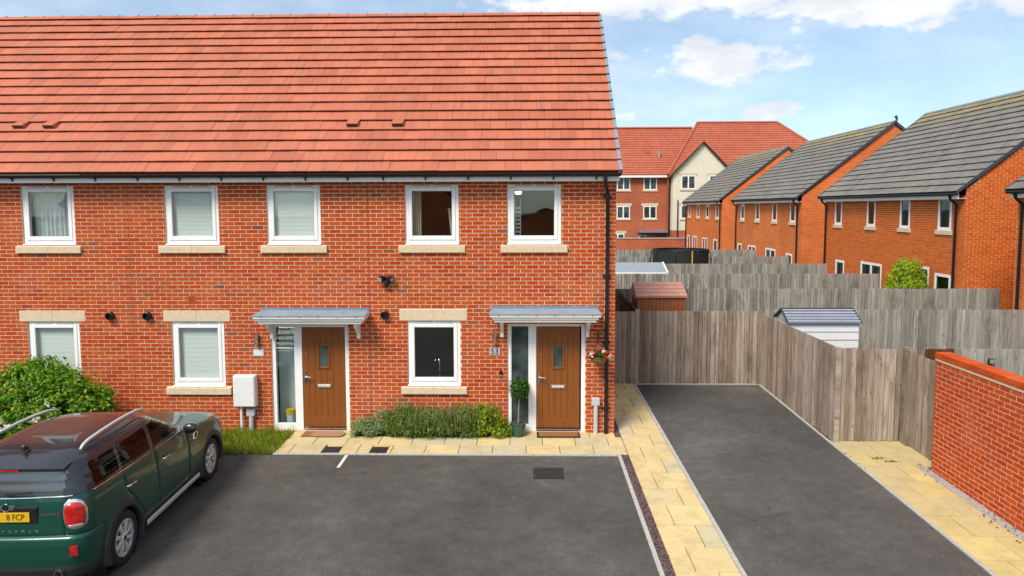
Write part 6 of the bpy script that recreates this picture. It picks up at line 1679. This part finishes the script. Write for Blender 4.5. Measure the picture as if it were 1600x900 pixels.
    lamp('reverse_lens', 'lamp_clear', 0.24, 0.88, 0.842, 0.877, 0.0405, bez)
    def bump_pt(z, x):
        a_, yr, yf, rr, rf = interp(LOW, z); y = yr
        if x > a_ - rr: y = yr + rr - math.sqrt(max(0, rr * rr - (x - a_ + rr) ** 2))
        return y - 0.035 * (1 - (x / a_) ** 2)
    m = MB(); xs_ = (0.70, 0.725, 0.75, 0.775); zs_ = (0.53, 0.57, 0.61, 0.65)
    for z in zs_:
        for x in xs_: m.v.append((sx * (x + 0.004), bump_pt(z, x) - 0.010, z))
    for j in range(3):
        for i in range(3): a = j * 4 + i; m.f.append((a, a + 1, a + 5, a + 4))
    m.build('rear_reflector', 'lamp_red', car)
    MB().lathe([(0.040, -0.06), (0.046, -0.06), (0.046, 0.05), (0.036, 0.05), (0.036, -0.05)], (sx * 0.56, -0.765, 0.315), 'y', 20, caps=False).build('exhaust', 'steel', car, smooth=True)
    # head lamps (not seen from here, but part of the nose)
    m = MB(); m.lathe([(0.0, 0.05), (0.07, 0.045), (0.115, 0.02), (0.125, 0.0)], (sx * 0.58, 3.33, 0.74), 'y', 24, caps=False); m.build('headlamp', 'lamp_clear', car, smooth=True)
# tailgate furniture
tg = PART['tailgate']
def rear_y(z, x=0.0): a_, yr, yf, rr, rf = interp(LOW, z); return yr - 0.035 * (1 - (x / a_) ** 2)
yp = rear_y(0.95)
MB().box(-0.34, 0.34, yp - 0.006, yp + 0.03, 0.885, 1.075).build('plate_recess', 'black_plastic', tg, bevel=0.01)
MB().box(-0.26, 0.26, yp - 0.017, yp - 0.0065, 0.912, 1.023).build('number_plate', 'plate_yellow', tg, bevel=0.003)
me = text_mesh('8 FCP', 0.098, 0.001); o = obj('plate_characters', me, 'ink', tg, (0.108, yp - 0.0185, 0.9675)); o.rotation_euler = (R(90), 0, 0); o.scale = (0.83, 1.0, 1.0)
for i, ch in enumerate('COUNTRYMAN'):
    x = -0.33 + i * 0.0735; me = text_mesh(ch, 0.042, 0.003); o = obj('badge_letter', me, 'chrome', tg, (x, rear_y(0.80, x) - 0.006, 0.80)); o.rotation_euler = (R(90), 0, 0); o.scale = (1.35, 1, 1)
me = text_mesh('COOPER', 0.042, 0.002); o = obj('model_badge', me, 'chrome', tg, (0.455, rear_y(0.985, 0.455) - 0.006, 0.985)); o.rotation_euler = (R(90), 0, R(2))
me = text_mesh('S', 0.055, 0.002); o = obj('model_badge', me, 'lamp_red', tg, (0.565, rear_y(0.985, 0.565) - 0.007, 0.987)); o.rotation_euler = (R(90), 0, R(3))
m = MB(); zc = 1.075; yb = rear_y(zc) - 0.012
m.lathe([(0.038, -0.006), (0.038, -0.014), (0.046, -0.016), (0.046, -0.004)], (0, yb, zc), 'y', 24, caps=False); em = m.build('emblem_ring', 'chrome', tg, smooth=True)
for sx in (1, -1):
    m = MB()
    for q in range(3): m.box(sx * 0.047, sx * (0.105 - 0.012 * q), yb - 0.012, yb - 0.004, zc + 0.020 - q * 0.020 - 0.006, zc + 0.020 - q * 0.020 + 0.006)
    m.build('emblem_wing', 'chrome', em)
MB().lathe([(0.0, -0.010), (0.036, -0.008)], (0, yb, zc), 'y', 20, caps=False).build('emblem_disc', 'black_plastic', em)
m = MB(); m.tube([(0.0, -0.735, 1.215), (0.10, -0.735, 1.222), (0.26, -0.728, 1.226)], [0.018, 0.013, 0.008], 8); m.build('rear_wiper', 'black_plastic', car, smooth=True)
